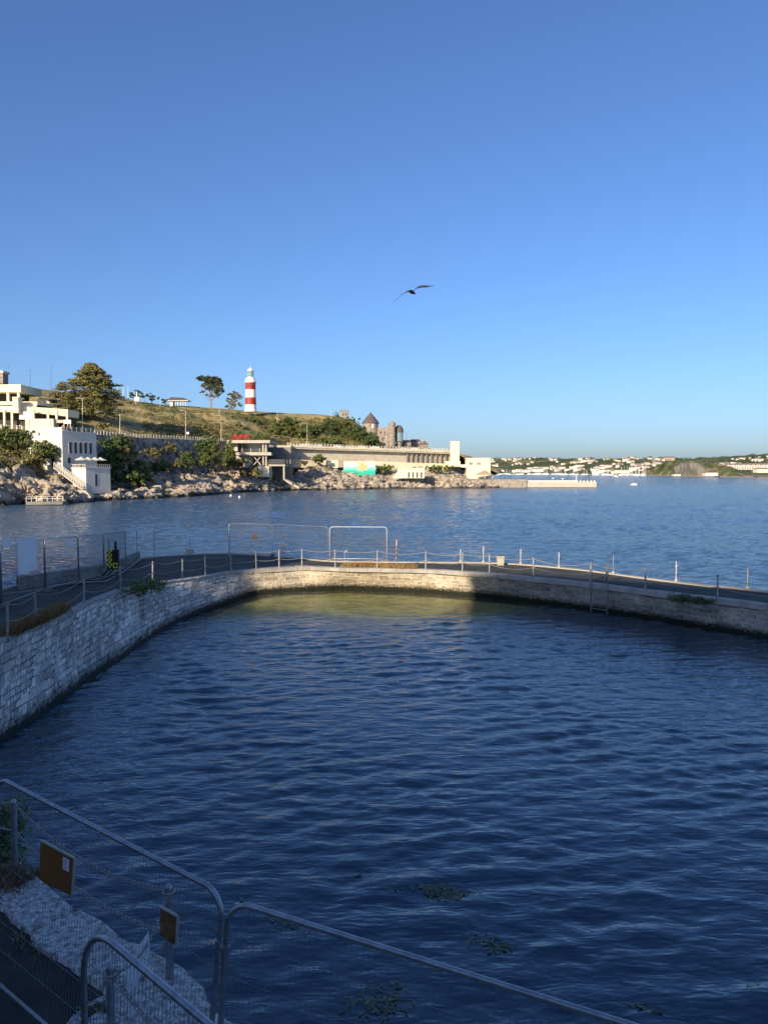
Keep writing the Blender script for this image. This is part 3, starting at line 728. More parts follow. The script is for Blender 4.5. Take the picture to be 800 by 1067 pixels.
board([(172, 944), (189.5, 953), (188, 983), (172, 973)], .015, 'sign_board', M['wood_board2'], 'smaller stained brown board on the near mesh fence beside the middle post')

# ------------------------------------------------------------------ posts and chains
def make_post(h, r, mt, label, loc, group=None, name='barrier_post', top=True):
    rt = thing(name, label, 'post', (0, 0, 0), group)
    mb = MB(); mb.lathe((0, 0, 0), [(r*1.02, 0), (r, .03), (r, h-.03), (r*.9, h-.01), (r*.5, h+.012), (0, h+.016)], 12); mb.build('shaft', mt, rt, org=(0, 0, 0), smooth=True)
    mb = MB(); mb.lathe((0, 0, 0), [(r*2.4, -.02), (r*2.4, .012), (r*1.3, .02), (r*1.05, .05)], 12); mb.build('base_flange', mt, rt, org=(0, 0, 0))
    for z in (h-.06, h*.52):
        mb = MB(); mb.tube([(math.cos(q)*r*.9+r*1.2, 0, z+math.sin(q)*r*.9) for q in [k*math.pi/5 for k in range(10)]], .006, 5, closed=True); mb.build('ring', mt, rt, org=(0, 0, 0))
    rt.location = loc; return rt
proto = None
postpx = [4, 35, 87, 127, 160, 190, 214, 241, 267, 291, 315, 350, 394, 445, 483, 511, 557, 616.5, 674, 750, 830, 880]
locs = []
for px in postpx:
    a, i = edge_at(Ts, px); out = (Os[i]-Ts[i]); out.z = 0; out.normalize()
    p = a+out*.2; p.z += .03; locs.append(p)
words = {}
def seg_label(k):
    px = postpx[k]
    if px < 180: return 'grey post on the shaded left pool wall, %s from the left' % ORD[k]
    if px < 560: return 'pale post on the far pool wall, %s right of the green plant' % ORD[k-5]
    return 'dark post on the right pool wall, %s from the ladder' % ORD[k-17]
for k, p in enumerate(locs):
    if postpx[k] > 800: lab = 'dark post on the right pool wall, %s from the ladder' % ORD[k-17]
    else: lab = seg_label(k)
    if proto is None:
        proto = make_post(.98, .035, M['post'], lab, p, 'chain posts round the pool edge'); o = proto
    else: o = copy_tree(proto)
    o['label'] = lab; o.location = p; o.rotation_euler = (R(rnd.uniform(-1.5, 1.5)), R(rnd.uniform(-1.5, 1.5)), rnd.uniform(0, 6))
def chain_pts(a, b, sag, n=14):
    return [a.lerp(b, k/n)-Vector((0, 0, sag*4*(k/n)*(1-k/n))) for k in range(n+1)]
for k in range(len(locs)-1):
    for j, h in enumerate((.93, .48)):
        a = locs[k]+Vector((0, 0, h)); b = locs[k+1]+Vector((0, 0, h)); d = (b-a).length
        mb = MB(); r = .011
        mb.tube(chain_pts(a, b, min(.22, .06*d)*rnd.uniform(.8, 1.15)), r, 5)
        c = rnd
        where = ('shaded left wall' if postpx[k] < 180 else 'far wall' if postpx[k] < 557 else 'right wall')
        ki = k if postpx[k] < 180 else k-5 if postpx[k] < 557 else k-16
        solo(mb, 'chain', M['rope'], '%s sagging chain on the %s, %s span from its left' % (('upper', 'lower')[j], where, ORD[ki]), 'chain', 'chains between the pool posts', smooth=True)
# outer posts
def frac_at(px, f):
    for i in range(NS-1):
        a = Ts[i].lerp(Os[i], f); b = Ts[i+1].lerp(Os[i+1], f)
        if a.y < 3: continue
        xa, xb = 400+800*a.x/a.y, 400+800*b.x/b.y
        if xa <= px <= xb and xb > xa: return a.lerp(b, (px-xa)/(xb-xa))
M['post_white'] = mat('white_weathered_post', (.62, .6, .56), (.42, .38, .33), 9, .6)
pw = None
for k, (px, h, m_) in enumerate(((480, .78, 0), (504, 1.0, 0), (543, .9, 0), (583, .85, 0), (640, 1.0, 1), (706, 1.0, 0), (781, .95, 1))):
    p = frac_at(px, .985); lab = '%s post on the outer sea side kerb, %s of these from the left' % ('short whitish' if not m_ else 'thin dark', ORD[k])
    rt = thing('kerb_post', lab, 'post', p, 'posts on the sea side kerb')
    mb = MB(); mb.lathe(p, [(.026, 0), (.024, h), (0, h+.02)], 10); mb.box(p.x-.07, p.x+.07, p.y-.012, p.y+.012, p.z+h*.78, p.z+h*.8)
    mb.build('shaft', M['post_white'] if not m_ else M['galv_dull'], rt)
    mb = MB(); mb.lathe(p, [(.09, 0), (.08, .1), (.045, .14), (0, .141)], 10); mb.build('footing', M['concrete'], rt)
# tall scaffold-like posts by the fence
def tallpost(px, pb, h, mt, label, z=1.25, r=.03):
    p = P(px, pb, z); mb = MB(); mb.lathe(p, [(r*2, 0), (r*2, .015), (r, .02), (r, h), (0, h+.01)], 10); return solo(mb, 'tall_post', mt, label, 'post')
tallpost(239, 579, 2.0, M['galv'], 'tall grey fence post standing left of mesh panel near the brown notice')
tallpost(161, 581, 1.7, M['galv'], 'tall grey steel post at the corner where the left walkway meets the sea')
tallpost(143, 584, 1.75, M['galv_dull'], 'thin dark steel post just left of the corner steel post', r=.022)
tallpost(413, 592, 1.62, M['rust_post'], 'tall rust stained white post beside the sunlit mesh fence panel', r=.042)
# post in a concrete block
p = P(198, 577, 1.25); rt = thing('marker_post', 'slim dark post standing in a square concrete block on the far left kerb', 'post', p)
mb = MB(); mb.box(p.x-.22, p.x+.22, p.y-.2, p.y+.2, p.z, p.z+.3); mb.build('block', M['concrete'], rt); mb = MB(); mb.tube([p, p+Vector((0, 0, .95))], .02, 8); mb.build('shaft', M['galv_dull'], rt)
# stone bollard / bin
p = P(521, 589, 1.25); rt = thing('litter_bin', 'squat pale stone litter bin on the walkway behind far wall', 'bin', p)
mb = MB(); mb.lathe(p, [(.24, 0), (.26, .05), (.27, .45), (.3, .47), (.3, .52), (.2, .54)], 4, a0=R(45), a1=R(405)); mb.build('body', M['concrete'], rt)
mb = MB(); mb.lathe(p, [(.19, .545), (.0, .55)], 12); mb.build('opening', M['void'], rt)
# handrail hoop of outer ladder
p = P(295, 578, 1.25); mb = MB()
mb.tube([p, p+Vector((0, 0, .85)), p+Vector((.25, 0, .55)), p+Vector((.65, .1, .1))], .03, 7); mb.tube([p+Vector((-.2, .1, 0)), p+Vector((-.2, .1, .75))], .025, 7)
solo(mb, 'hand_rail', M['galv_dull'], 'bent dark hand rail at the sea steps, right of the tall post', 'rail')
p = P(361, 585, 1.25); mb = MB(); mb.tube([p+Vector((-.12, .3, 0)), p+Vector((-.12, .3, .5)), p+Vector((0, .3, .62)), p+Vector((.1, .3, .5)), p+Vector((.1, .3, 0))], .022, 7)
solo(mb, 'ladder_hoop', M['galv'], 'small steel ladder hoop behind the sunlit mesh panel', 'ladder')

# pool ladder on the right wall
a, i = edge_at(Ts, 617); bW, _ = edge_at(Ws, 617)
along = (Ts[i+1]-Ts[i]); along.z = 0; along.normalize(); out = (Os[i]-Ts[i]); out.z = 0; out.normalize()
rt = thing('pool_ladder', 'dark steel pool ladder with two hooped hand rails on the right wall', 'ladder', a)
for s_ in (0, .82):
    q = a+along*s_; pts = [q-out*.16+Vector((0, 0, -2.2)), q-out*.14+Vector((0, 0, .72))]
    for k in range(7): th = math.pi*k/6; pts.append(q+out*(.22-.36*math.cos(th))+Vector((0, 0, .72+.3*math.sin(th))))
    pts.append(q+out*.58+Vector((0, 0, 0)))
    mb = MB(); mb.tube(pts, .034, 8); mb.build('stile', M['galv_dull'], rt, smooth=True)
for k in range(7):
    z = -.2-.3*k; mb = MB(); q = a-out*.15+Vector((0, 0, z)); mb.tube([q, q+along*.82], .018, 6); mb.build('rung', M['galv_dull'], rt)

# far fence panels (sunlit and shaded)
def far_panel(pl, pr, label, h=2.0, bright=False, name='mesh_fence_panel', step=.07, wr=.004):
    pl = Vector(pl); pr = Vector(pr); u = (pr-pl); wd = u.length
    O = pl+Vector((0, 0, h+.05)); v = Vector((0, 0, -1))
    rt = heras(name, O, u, v, wd, h, label, (M['galv'] if step < .06 else M['galv_dull']) if not bright else M['bright_galv'], True, .022 if bright or step < .06 else .012, wr, step, 'mesh fence panels round the walkway', hz=(.35, .9, 1.45), mesh_mat=M['galv_dull'])
    return rt
M['bright_galv'] = mat('sun_brightened_galvanised', (.66, .66, .62), (.55, .55, .52), 9, .5, metal=.3)  # galvanised steel copy, sunlight put into its lighter colour
feet = []
def foot(p, lab):
    mb = MB(); mb.box(p.x-.11, p.x+.11, p.y-.33, p.y+.33, p.z, p.z+.13); solo(mb, 'fence_foot', M['concrete_dark'], lab, 'fence foot')
pA, pB = P(343.5, 584, 1.27), P(403, 584.5, 1.27); far_panel(pA, pB, 'brightly sunlit mesh fence panel standing at the middle of the far walkway', 1.95, True, wr=.003, step=.09); foot(pA, 'concrete foot under the left corner of the sunlit mesh panel'); foot(pB, 'concrete foot under the right corner of the sunlit mesh panel')
pC, pD = P(239, 579, 1.27), P(284, 579.5, 1.27); far_panel(pC, pD, 'faint mesh panel right of the tall post, with a brown notice', 1.95, wr=.003, step=.09)
pE = P(341.5, 584, 1.27); far_panel(pD, pE, 'faint mesh fence panel between the hand rail and the sunlit panel', 1.95, wr=.003, step=.09); foot(pD, 'concrete foot where the two faint mesh panels meet')
def notice(p, w_, h_, mt, lab, u=Vector((1, 0, 0)), name='notice'):
    mb = MB(); u = u.normalized(); n = Vector((-u.y, u.x, 0)); n = n if n.dot(Vector((p.x, p.y, 0))) < 0 else -n
    q = p+n*.035
    mb.add([q-u*w_/2+Vector((0, 0, -h_/2)), q+u*w_/2+Vector((0, 0, -h_/2)), q+u*w_/2+Vector((0, 0, h_/2)), q-u*w_/2+Vector((0, 0, h_/2))]+[q+n*.015-u*w_/2+Vector((0, 0, -h_/2)), q+n*.015+u*w_/2+Vector((0, 0, -h_/2)), q+n*.015+u*w_/2+Vector((0, 0, h_/2)), q+n*.015-u*w_/2+Vector((0, 0, h_/2))],
           [(0, 1, 2, 3), (7, 6, 5, 4), (0, 4, 5, 1), (1, 5, 6, 2), (2, 6, 7, 3), (3, 7, 4, 0)])
    return solo(mb, name, mt, lab, 'notice')
notice(pC.lerp(pD, .6)+Vector((0, 0, 1.22)), .33, .3, M['notice'], 'square brown notice on the faint mesh fence over the far walkway')
notice(pD.lerp(pE, .24)+Vector((0, 0, 1.4)), .15, .17, M['notice'], 'tiny brown notice on the faint mesh fence, right of the square one')
# left panels
def dz(Y): return 1.9 if Y < 29 else 1.9-(Y-29)*.045
F = [Vector((-12.95, 22.4, 1.9)), Vector((-13.0, 25.9, 1.9)), Vector((-13.05, 29.4, 1.9)), Vector((-13.15, 32.9, dz(32.9))), Vector((-13.3, 36.3, dz(36.3))), Vector((-13.5, 40, dz(40)))]
labs = ['mesh fence panel reaching out of the left edge of the photo', 'mesh fence panel at far left hung with a large white board', 'mesh fence panel next right of the white board, two uprights touching', 'mesh fence panel ending beside the yellow and black marker', 'narrow mesh fence panel right of the yellow and black marker']
for k in range(5):
    a, b = F[k], F[k+1]; g_ = (b-a).normalized()*.04
    far_panel(a+g_, b-g_, labs[k], 1.98, step=.055, wr=.0028)
    foot(b, 'concrete fence foot of the left walkway fence, %s from the near end' % ORD[k])
uL = (F[2]-F[1])
def on_fence(px): # world point on fence line at px
    for a, b in zip(F, F[1:]):
        for t in range(101):
            p = a.lerp(b, t/100)
            if 400+800*p.x/p.y >= px: return p
    return F[-1]
a, b = on_fence(15.5), on_fence(35)
mid_ = (a+b)/2; z = PD(25, 578, mid_.y).z
notice(Vector((mid_.x, mid_.y, z)), (b-a).length, 1.28, M['paper'], 'large white board hung on the far left mesh fence panel', uL, 'white_board')
p = on_fence(4); notice(Vector((p.x, p.y, PD(4, 566, p.y).z)), .5, .3, M['paper'], 'small white notice at the very left of mesh fence', uL)
p = on_fence(71); notice(Vector((p.x, p.y, PD(71, 567, p.y).z)), .5, .32, M['paper'], 'small pale notice on mesh fence above the parapet', uL)
# hazard marker
p = P(118, 600, 1.62); rt = thing('hazard_marker', 'black marker cabinet with yellow checkered strip and square emblem on splayed legs', 'safety marker', p)
zt, zb = PD(118, 573, p.y).z, PD(118, 593, p.y).z; s_ = p.y/800
mb = MB(); mb.box(p.x-.25, p.x+.28, p.y-.08, p.y+.08, zb, zt); mb.build('cabinet', M['black'], rt)
mb = MB()
for r_ in range(8):
    for c_ in range(3):
        if (r_+c_) % 2: x0 = p.x-.24+c_*.075; z0 = zb+.06+r_*.11; mb.box(x0, x0+.08, p.y-.1, p.y-.085, z0, z0+.11)
mb.build('checker_strip', M['yellow'], rt)
mb = MB(); x0, x1, z0, z1 = p.x+.03, p.x+.24, zb+.06, zb+.3
for q in ((x0, x1, z0, z0+.045), (x0, x1, z1-.045, z1), (x0, x0+.045, z0+.045, z1-.045), (x1-.045, x1, z0+.045, z1-.045)): mb.box(q[0], q[1], p.y-.1, p.y-.085, q[2], q[3])
mb.build('emblem', M['yellow'], rt)
for dx, ex in ((-.2, -.45), (.05, -.2), (.2, .22)):
    mb = MB(); mb.tube([(p.x+dx, p.y, zb+.02), (p.x+ex, p.y-.2, p.z)], .035, 6); mb.build('leg', M['black'], rt)
mb = MB(); mb.tube([(p.x-.2, p.y+.04, zt), (p.x-.2, p.y+.04, zt+.55)], .03, 8); mb.build('mast', M['galv_dull'], rt)
mb = MB(); mb.tube([(p.x+.12, p.y+.04, zt), (p.x+.12, p.y+.04, zt+.4)], .06, 8); mb.build('mast', M['black'], rt)
# pale cable lying along the left walkway
cp = []
for px, py, z in ((-30, 625, 1.95), (0, 620, 1.93), (33, 615.5, 1.9), (60, 609.5, 1.85), (88, 606.5, 1.75), (110, 606, 1.62), (127, 597, 1.6), (138, 589, 1.5), (146, 583, 1.6)): cp.append(P(px, py, z))
mb = MB(); mb.tube(cp, .03, 6); solo(mb, 'hand_cable', M['rope'], 'long pale cable running along the left walkway to the corner', 'cable', smooth=True)

# ------------------------------------------------------------------ near posts with linked chains
nposts = [('thin grey steel post by the green plants at the bottom left', 16, 915, 1.02, .04), ('grey steel post behind the smaller brown board on the quay', 177, 1022, 1.0, .04), ('nearest grey steel post on the quay corner, chained, at the bottom edge', 117, 1124, 1.0, .036)]
NP = []
for lab, px, py, h, r in nposts:
    p = P(px, py, 1.28); rt = make_post(h, r, M['galv'], lab, p, None, 'quay_post'); NP.append(p+Vector((0, 0, h)))
def linked(a, b, sag, lab, r=.0055, ll=.055):
    a = Vector(a); b = Vector(b); pts = chain_pts(a, b, sag, 40); cum = [0]
    for i in range(40): cum.append(cum[-1]+(pts[i+1]-pts[i]).length)
    n = int(cum[-1]/(ll*.72)); mb = MB()
    def at(q):
        for i in range(40):
            if cum[i+1] >= q: return pts[i].lerp(pts[i+1], (q-cum[i])/(cum[i+1]-cum[i]))
        return pts[-1]
    for k in range(n):
        c = at(cum[-1]*(k+.5)/n); c2 = at(min(cum[-1], cum[-1]*(k+.5)/n+.01)); t = (c2-c); t = t.normalized() if t.length > 1e-6 else (b-a).normalized()
        s1 = t.cross(Vector((0, 0, 1))).normalized(); s2 = t.cross(s1); sd_ = s1 if k % 2 else s2; sd_ = (sd_+ (s2 if k % 2 else s1)*.3).normalized()
        ring = [c+t*(ll*.5*math.cos(q))+sd_*(ll*.32*math.sin(q)) for q in [2*math.pi*j/8 for j in range(8)]]
        mb.tube(ring, r, 5, closed=True)
    return solo(mb, 'linked_chain', M['chain'], lab, 'chain', smooth=True)
zt = Vector((0, 0, -.04))
linked(NP[0]+zt, NP[1]+zt, .22, 'upper linked chain sagging from the plants post to the board post')
linked(NP[0]+Vector((0, 0, -.4)), NP[1]+Vector((0, 0, -.5)), .2, 'lower linked chain between the plants post and the board post')
linked(NP[1]+zt, NP[2]+zt, .25, 'linked chain from board post down to the nearest post, holding white sheet')
linked(NP[2]+zt, P(225, 1120, 1.7), .12, 'linked chain running from nearest post out of the bottom edge')
linked(NP[1]+Vector((0, 0, -.5)), P(168, 994, 1.3), .0, 'short loose chain end hanging below the board post chain')
linked(NP[0]+zt, NP[0]+Vector((-2.2, 1.5, .0)), .2, 'linked chain leaving the plants post past the left edge')
linked(NP[0]+Vector((0, 0, -.4)), NP[0]+Vector((-2.2, 1.5, -.4)), .12, 'lower linked chain leaving the plants post past the left edge')
# padlocks / wraps on nearest post
for q, lab in ((NP[2], 'rusty padlocks and wrapped links on top of the nearest post'), (NP[1], 'rusty shackle on top of the board post')):
    mb = MB(); mb.box(q.x-.03, q.x+.03, q.y-.075, q.y-.045, q.z-.14, q.z-.08); mb.tube([q+Vector((math.cos(t)*.06, math.sin(t)*.06, -.06)) for t in [k*.7 for k in range(9)]], .011, 6, closed=True)
    solo(mb, 'shackle', M['chain'], lab, 'shackle')
# white sheet hanging on the chain
yy = (NP[1].y*.55+NP[2].y*.45)
cs = [PD(155, 970, yy+.12), PD(156.5, 994, yy+.04), PD(141, 1029, yy-.16), PD(131.5, 1038, yy-.2), PD(131.5, 1006, yy-.05)]
mb = MB(); n_ = Vector((.15, -1, .1)).normalized()*.006
mb.add(cs+[c+n_ for c in cs], [(0, 1, 2, 3, 4), (9, 8, 7, 6, 5)]+[(i, i+5, (i+1) % 5+5, (i+1) % 5) for i in range(5)])
solo(mb, 'hanging_sheet', M['paper'], 'white pointed plastic sheet dangling from the near chain over the quay', 'sheet')

# ------------------------------------------------------------------ plants by the pool
def plant(name, px, py, z, rx, ry, rz, n, size, mt, label, stems=True, off=0):
    p = P(px, py, z); mb = MB(); g = random.Random(int(px*7+py))
    for k in range(max(3, n//60)):
        c = (p.x+g.uniform(-1, 1)*rx*.7, p.y+g.uniform(-1, 1)*ry*.7, p.z+rz*.4+g.uniform(-.3, .5)*rz)
        mb.leaves(c, (rx*.45, ry*.45, rz*.5), 60, size, .8, g)
    return mb.build, mb, p
def add_plant(name, px, py, z, rx, ry, rz, n, size, mt, label):
    _, mb, p = plant(name, px, py, z, rx, ry, rz, n, size, mt, label); return solo(mb, name, M[mt], label, 'plant')
add_plant('samphire_plant', 154, 615, 1.55, 1.0, .7, .4, 1500, .045, 'leaf_bright', 'green leafy plant hanging over the top of the shaded left pool wall')
add_plant('samphire_plant', 146, 619, 1.3, .4, .4, .35, 500, .04, 'leaf_mid', 'small darker plant drooping beside the green wall plant')
add_plant('samphire_plant', 52, 668, 1.1, .2, .2, .2, 200, .035, 'leaf_mid', 'single little tuft growing in the face of the left wall')
add_plant('samphire_plant', 708, 626, 1.15, .6, .35, .28, 1000, .04, 'leaf_mid', 'green plant growing on top of the right pool wall, left one')
add_plant('samphire_plant', 731, 629, 1.15, .55, .35, .22, 900, .04, 'leaf_dark', 'darker green plant on the right pool wall beside the third post')
add_plant('samphire_plant', 4, 900, 1.2, .32, .35, .7, 2000, .04, 'leaf_bright', 'tall bright green plants on the quay edge at the bottom left')
add_plant('samphire_plant', 30, 925, 1.1, .3, .25, .2, 700, .035, 'leaf_mid', 'low green plant at the quay edge behind the brown board')
add_plant('samphire_plant', 90, 1062, 1.25, .3, .2, .1, 300, .03, 'leaf_dark', 'dark weeds growing at the foot of nearest post')
def tufts(path, lab, name='dry_grass', n=900, h=.28):
    g = random.Random(3); mb = MB()
    for _ in range(n):
        f = g.random(); k = min(int(f*(len(path)-1)), len(path)-2); p = path[k].lerp(path[k+1], f*(len(path)-1)-k)+Vector((g.gauss(0, .12), g.gauss(0, .12), 0))
        d = Vector((g.gauss(0, .5), g.gauss(0, .5), 1)).normalized(); hh = h*g.uniform(.4, 1.2); s_ = d.cross(Vector((g.random(), g.random(), .1))).normalized()*.012
        mb.add([p-s_, p+s_, p+d*hh*.6+Vector((0, 0, 0))+s_*.7, p+d*hh], [(0, 1, 2, 3)])
    o = mb.build(name, M['dry'], None); o['kind'] = 'stuff'; tag(o, lab, 'grass'); return o
tufts([P(x, y, 1.27) for x, y in ((358, 591), (372, 590), (388, 590.5), (400, 591.5), (412, 592), (432, 592.5))], 'dry golden grass growing along the top of the sunlit far wall', n=2600, h=.3)
tufts([P(x, y, 1.9) for x, y in ((8, 664), (25, 655), (38, 650), (52, 643), (66, 636))], 'brown dry grass along the top of the left wall by the first posts', n=3500, h=.4)
tufts([P(x, y, 1.3) for x, y in ((2, 922), (7, 920), (12, 915))], 'brown dry grass around the foot of the plants post', n=900, h=.2)
tufts([P(x, y, 1.25) for x, y in ((4, 952), (20, 966), (36, 985), (50, 995))], 'dead leaves and straw caught along the quay kerb joint', n=260, h=.07)
# floating weed patches just under the surface
def weed(px, py, L_, W2, ang, lab, n):
    p = P(px, py, -.0); g = random.Random(int(px)); mb = MB()
    for _ in range(n):
        t = g.gauss(0, .4); s_ = g.gauss(0, .4)*(.4+.6*abs(math.sin(t*5+1)))
        x_ = p.x+math.cos(ang)*t*L_-math.sin(ang)*s_*W2; y_ = p.y+math.sin(ang)*t*L_+math.cos(ang)*s_*W2; z_ = g.uniform(-.07, .015)
        a = g.uniform(0, 6.28); l = g.uniform(.02, .07); d = Vector((math.cos(a), math.sin(a), g.uniform(-.2, .2)))*l; e = Vector((-math.sin(a), math.cos(a), 0))*l*.25
        c = Vector((x_, y_, z_)); mb.add([c-d-e, c-d+e, c+d+e, c+d-e], [(0, 1, 2, 3)])
    o = mb.build('floating_weed', M['weed'], None, base_of(mb)); o['kind'] = 'stuff'; tag(o, lab, 'seaweed')
weed(447, 925, 1.0, .25, -.35, 'long patch of floating weed in the pool centre, the largest', 700)
weed(480, 937, .5, .14, -.3, 'small trailing weed patch right of the largest one', 220)
weed(514, 985, .45, .25, -.5, 'faint weed patch in the pool below the largest one', 260)
weed(675, 1052, .4, .1, -.5, 'thin weed strand near the lower right of the pool', 70)
weed(392, 1045, .45, .5, .2, 'round weed patch seen through the mesh fence at the bottom', 500)
weed(292, 960, .7, .2, -.6, 'weed trail behind the top corner of the centre mesh panel', 200)

# ------------------------------------------------------------------ gull
c = PD(429, 304, 22); s_ = 22/800
rt = thing('gull', 'dark gull gliding alone in the blue sky with wings spread', 'bird', c)
mb = MB()
# body along the view direction, slightly turned
ax = Vector((.35, .93, .05)).normalized()
prof = [(-.24, .004), (-.2, .035), (-.12, .062), (0, .075), (.1, .065), (.17, .045), (.22, .04), (.26, .032), (.29, .012), (.33, .004)]
mb.tube([c+ax*a for a, r in prof], [r*.72 for a, r in prof], 12)
def wing(pts, chord):
    n = len(pts); vs = []
    for k, (dx, dz_) in enumerate(pts):
        p = c+Vector((dx*s_, (-.06*k), -dz_*s_)); ch = chord[k]; up = Vector((.0, ch, ch*.0)); 
        tl = TILT[k] if TILT else .05
        f = p+Vector((0, .5*ch, .5*ch*tl)); b = p-Vector((0, .5*ch, .5*ch*tl)); t = .012*(1-k/n)+.003
        vs += [f, p+Vector((0, .1*ch, t+.05*ch*tl)), b, p-Vector((0, 0, t))]
    fs = []
    for k in range(n-1):
        for j in range(4): fs.append((k*4+j, k*4+(j+1) % 4, (k+1)*4+(j+1) % 4, (k+1)*4+j))
    fs += [(0, 1, 2, 3), ((n-1)*4+3, (n-1)*4+2, (n-1)*4+1, (n-1)*4)]
    mb.add(vs, fs)
TILT = [.3]*8
wing([(-1, 0), (-5, .3), (-9, 2.5), (-12, 5.5), (-15.5, 9.5), (-19.5, 13)], [.17, .17, .16, .13, .1, .02])
TILT = [.25, .3, .45, .5, .5, .35, .3]
wing([(1, 0), (3.5, -2.6), (6, -3.6), (10, -4), (15, -3.6), (19, -3.4), (22, -3.2)], [.17, .2, .25, .26, .24, .18, .05])
mb.build('body', M['feather'], rt, smooth=False)
mb = MB(); t = c-ax*.3; mb.add([c-ax*.2+Vector((.03, 0, 0)), c-ax*.2-Vector((.03, 0, 0)), t-Vector((.07, 0, .01)), t+Vector((.07, 0, -.01)), c-ax*.2+Vector((.03, 0, -.015)), c-ax*.2-Vector((.03, 0, .015)), t-Vector((.07, 0, .02)), t+Vector((.07, 0, -.02))], [(0, 1, 2, 3), (7, 6, 5, 4), (0, 4, 5, 1), (1, 5, 6, 2), (2, 6, 7, 3), (3, 7, 4, 0)]); mb.build('tail', M['feather'], rt)
h = c+ax*.3; mb = MB(); mb.tube([h, h+ax*.05, h+ax*.07-Vector((0, 0, .01))], [.011, .008, .002], 6); mb.build('beak', M['yellow'], rt)
# ------------------------------------------------------------------ headland terrain
def itp(px, xs, vs): return float(np.interp(px, xs, vs))
SX = [-260, -60, 0, 30, 70, 100, 150, 200, 230, 250, 300, 360, 420, 500, 520]
SPY = [530, 528, 527, 526, 525, 522.5, 519.6, 517.3, 514.5, 513, 511, 510, 509, 508.6, 508.2]
def Yshore(px): return 7.7*800/(itp(px, SX, SPY)-492)
RX = [-260, -60, 0, 40, 100, 150, 200, 250, 300, 350, 400, 470, 500, 520]
RY = [215, 225, 232, 238, 250, 275, 300, 335, 375, 387, 398, 415, 425, 430]
RPY = [448, 448, 447, 449, 453, 456.5, 458.5, 461, 464.5, 466.5, 468, 470.5, 485, 494]
def Yroad(px): return itp(px, RX, RY)
def road_z(px): return PD(400, itp(px, RX, RPY), Yroad(px)).z
# foot of the wall below the road
FX = [-260, 0, 30, 60, 90, 110, 130, 150, 170, 200, 225, 245, 262, 285, 300, 312, 330, 345, 360, 385, 400, 440, 475, 500, 520]
FPY = [470, 470, 470, 478, 503, 504, 503, 500, 494, 493, 492, 490, 486, 494, 498, 490, 484, 484, 488, 488, 487, 486, 487, 497, 505]
def foot_z(px): return PD(400, itp(px, FX, FPY), Yroad(px)-2.5).z
def Xof(px, Y): return (px-400)/800*Y*1.0013
def rough(p, amp, sc):
    v = Vector((p.x*sc, p.y*sc, p.z*sc))
    a = noise.ridged_multi_fractal(v, 1, 2.1, 5, 1, 2)
    return (a-1.0)*amp
def loft(name, cols, rows, fn, mt, smooth=False, kind='structure', label=None, cat=None):
    mb = MB()
    for i in range(len(cols)):
        for k in range(rows+1): mb.v.append(tuple(fn(cols[i], k/rows)))
    n = rows+1
    for i in range(len(cols)-1):
        for k in range(rows): mb.f.append((i*n+k, (i+1)*n+k, (i+1)*n+k+1, i*n+k+1)); mb.mi.append(0)
    if label: return solo(mb, name, mt, label, cat, smooth=smooth)
    return struct(mb, name, mt, smooth=smooth)
MIDX = [-260, 0, 20, 45, 70, 90, 110, 130, 160, 200, 225, 245, 260, 290, 302, 315, 330, 350, 380, 420, 480, 520]   # shape between shore and wall foot: height share at mid distance
MIDF = [.6, .62, .55, .5, .45, .35, .3, .3, .35, .4, .5, .55, .6, .55, .35, .45, .6, .55, .5, .5, .5, .4]
def shore_fn(px, v):
    Ys, Yf = Yshore(px), Yroad(px)-2.5; zf = foot_z(px); mf = itp(px, MIDX, MIDF)
    if v < .1:
        f = v/.1; Y = Ys-7+7*f; z = SEA-4+4*f
    elif v < .55:
        f = (v-.1)/.45; Y = Ys+(Yf-Ys)*.45*f; z = SEA+(zf-SEA)*mf*(f**.75)
    else:
        f = (v-.55)/.45; Y = Ys+(Yf-Ys)*(.45+.55*f); z = SEA+(zf-SEA)*(mf+(1-mf)*f**1.2)
    p = Vector((Xof(px, Y), Y, z)); s = min(1, max(0, (v-.02)*8))*(1 if v < .93 else (1-v)/.07)
    a = 2.6 if px > 90 else 3.8
    r_ = rough(p, a, .11)+rough(p+Vector((50, 0, 0)), a*.35, .37)+noise.noise(p*.9)*.35
    p.z += r_*s*.8; p.y -= r_*s*.9; p.x += noise.noise(p*.3)*1.0*s
    return p
cols = [-260+k*2 for k in range(125)]+[-10+k*.9 for k in range(int(530/.9)+1)]
loft('cliff', cols, 60, shore_fn, M['rock'])
# boulders along the waterline
mb = MB(); g = random.Random(5)
ico = bmesh.new(); bmesh.ops.create_icosphere(ico, subdivisions=1, radius=1); iv = [v.co.copy() for v in ico.verts]; fi = [[v.index for v in f.verts] for f in ico.faces]; ico.free()
for _b in range(4300):
    px = g.uniform(62, 505) if g.random() < .9 else g.uniform(-40, 70); v = g.uniform(.1, .17)+abs(g.gauss(0, .16)); v = min(v, .75)
    if _b > 2600: px = g.uniform(120, 330); v = g.uniform(.1, .62)
    p = shore_fn(px, v); s = (.25+.9*g.random()**1.8)*(1.15 if px > 100 else .9); sd = g.random()*99
    rot = Euler((g.uniform(0, 6), g.uniform(0, 6), g.uniform(0, 6))).to_matrix(); sx, sy, sz = s*g.uniform(.7, 1.5), s*g.uniform(.7, 1.2), s*g.uniform(.5, .9)
    vs = []
    for q in iv:
        k = 1+noise.noise(q*1.3+Vector((sd, 0, 0)))*.55
        w_ = rot @ Vector((q.x*k, q.y*k, q.z*k)); vs.append(p+Vector((w_.x*sx, w_.y*sy, w_.z*sz)))
    mb.add(vs, fi)
o = mb.build('shore_rocks', M['rock'], None); o['kind'] = 'stuff'; tag(o, 'tumbled pale boulders along the waterline below the headland', 'rocks')

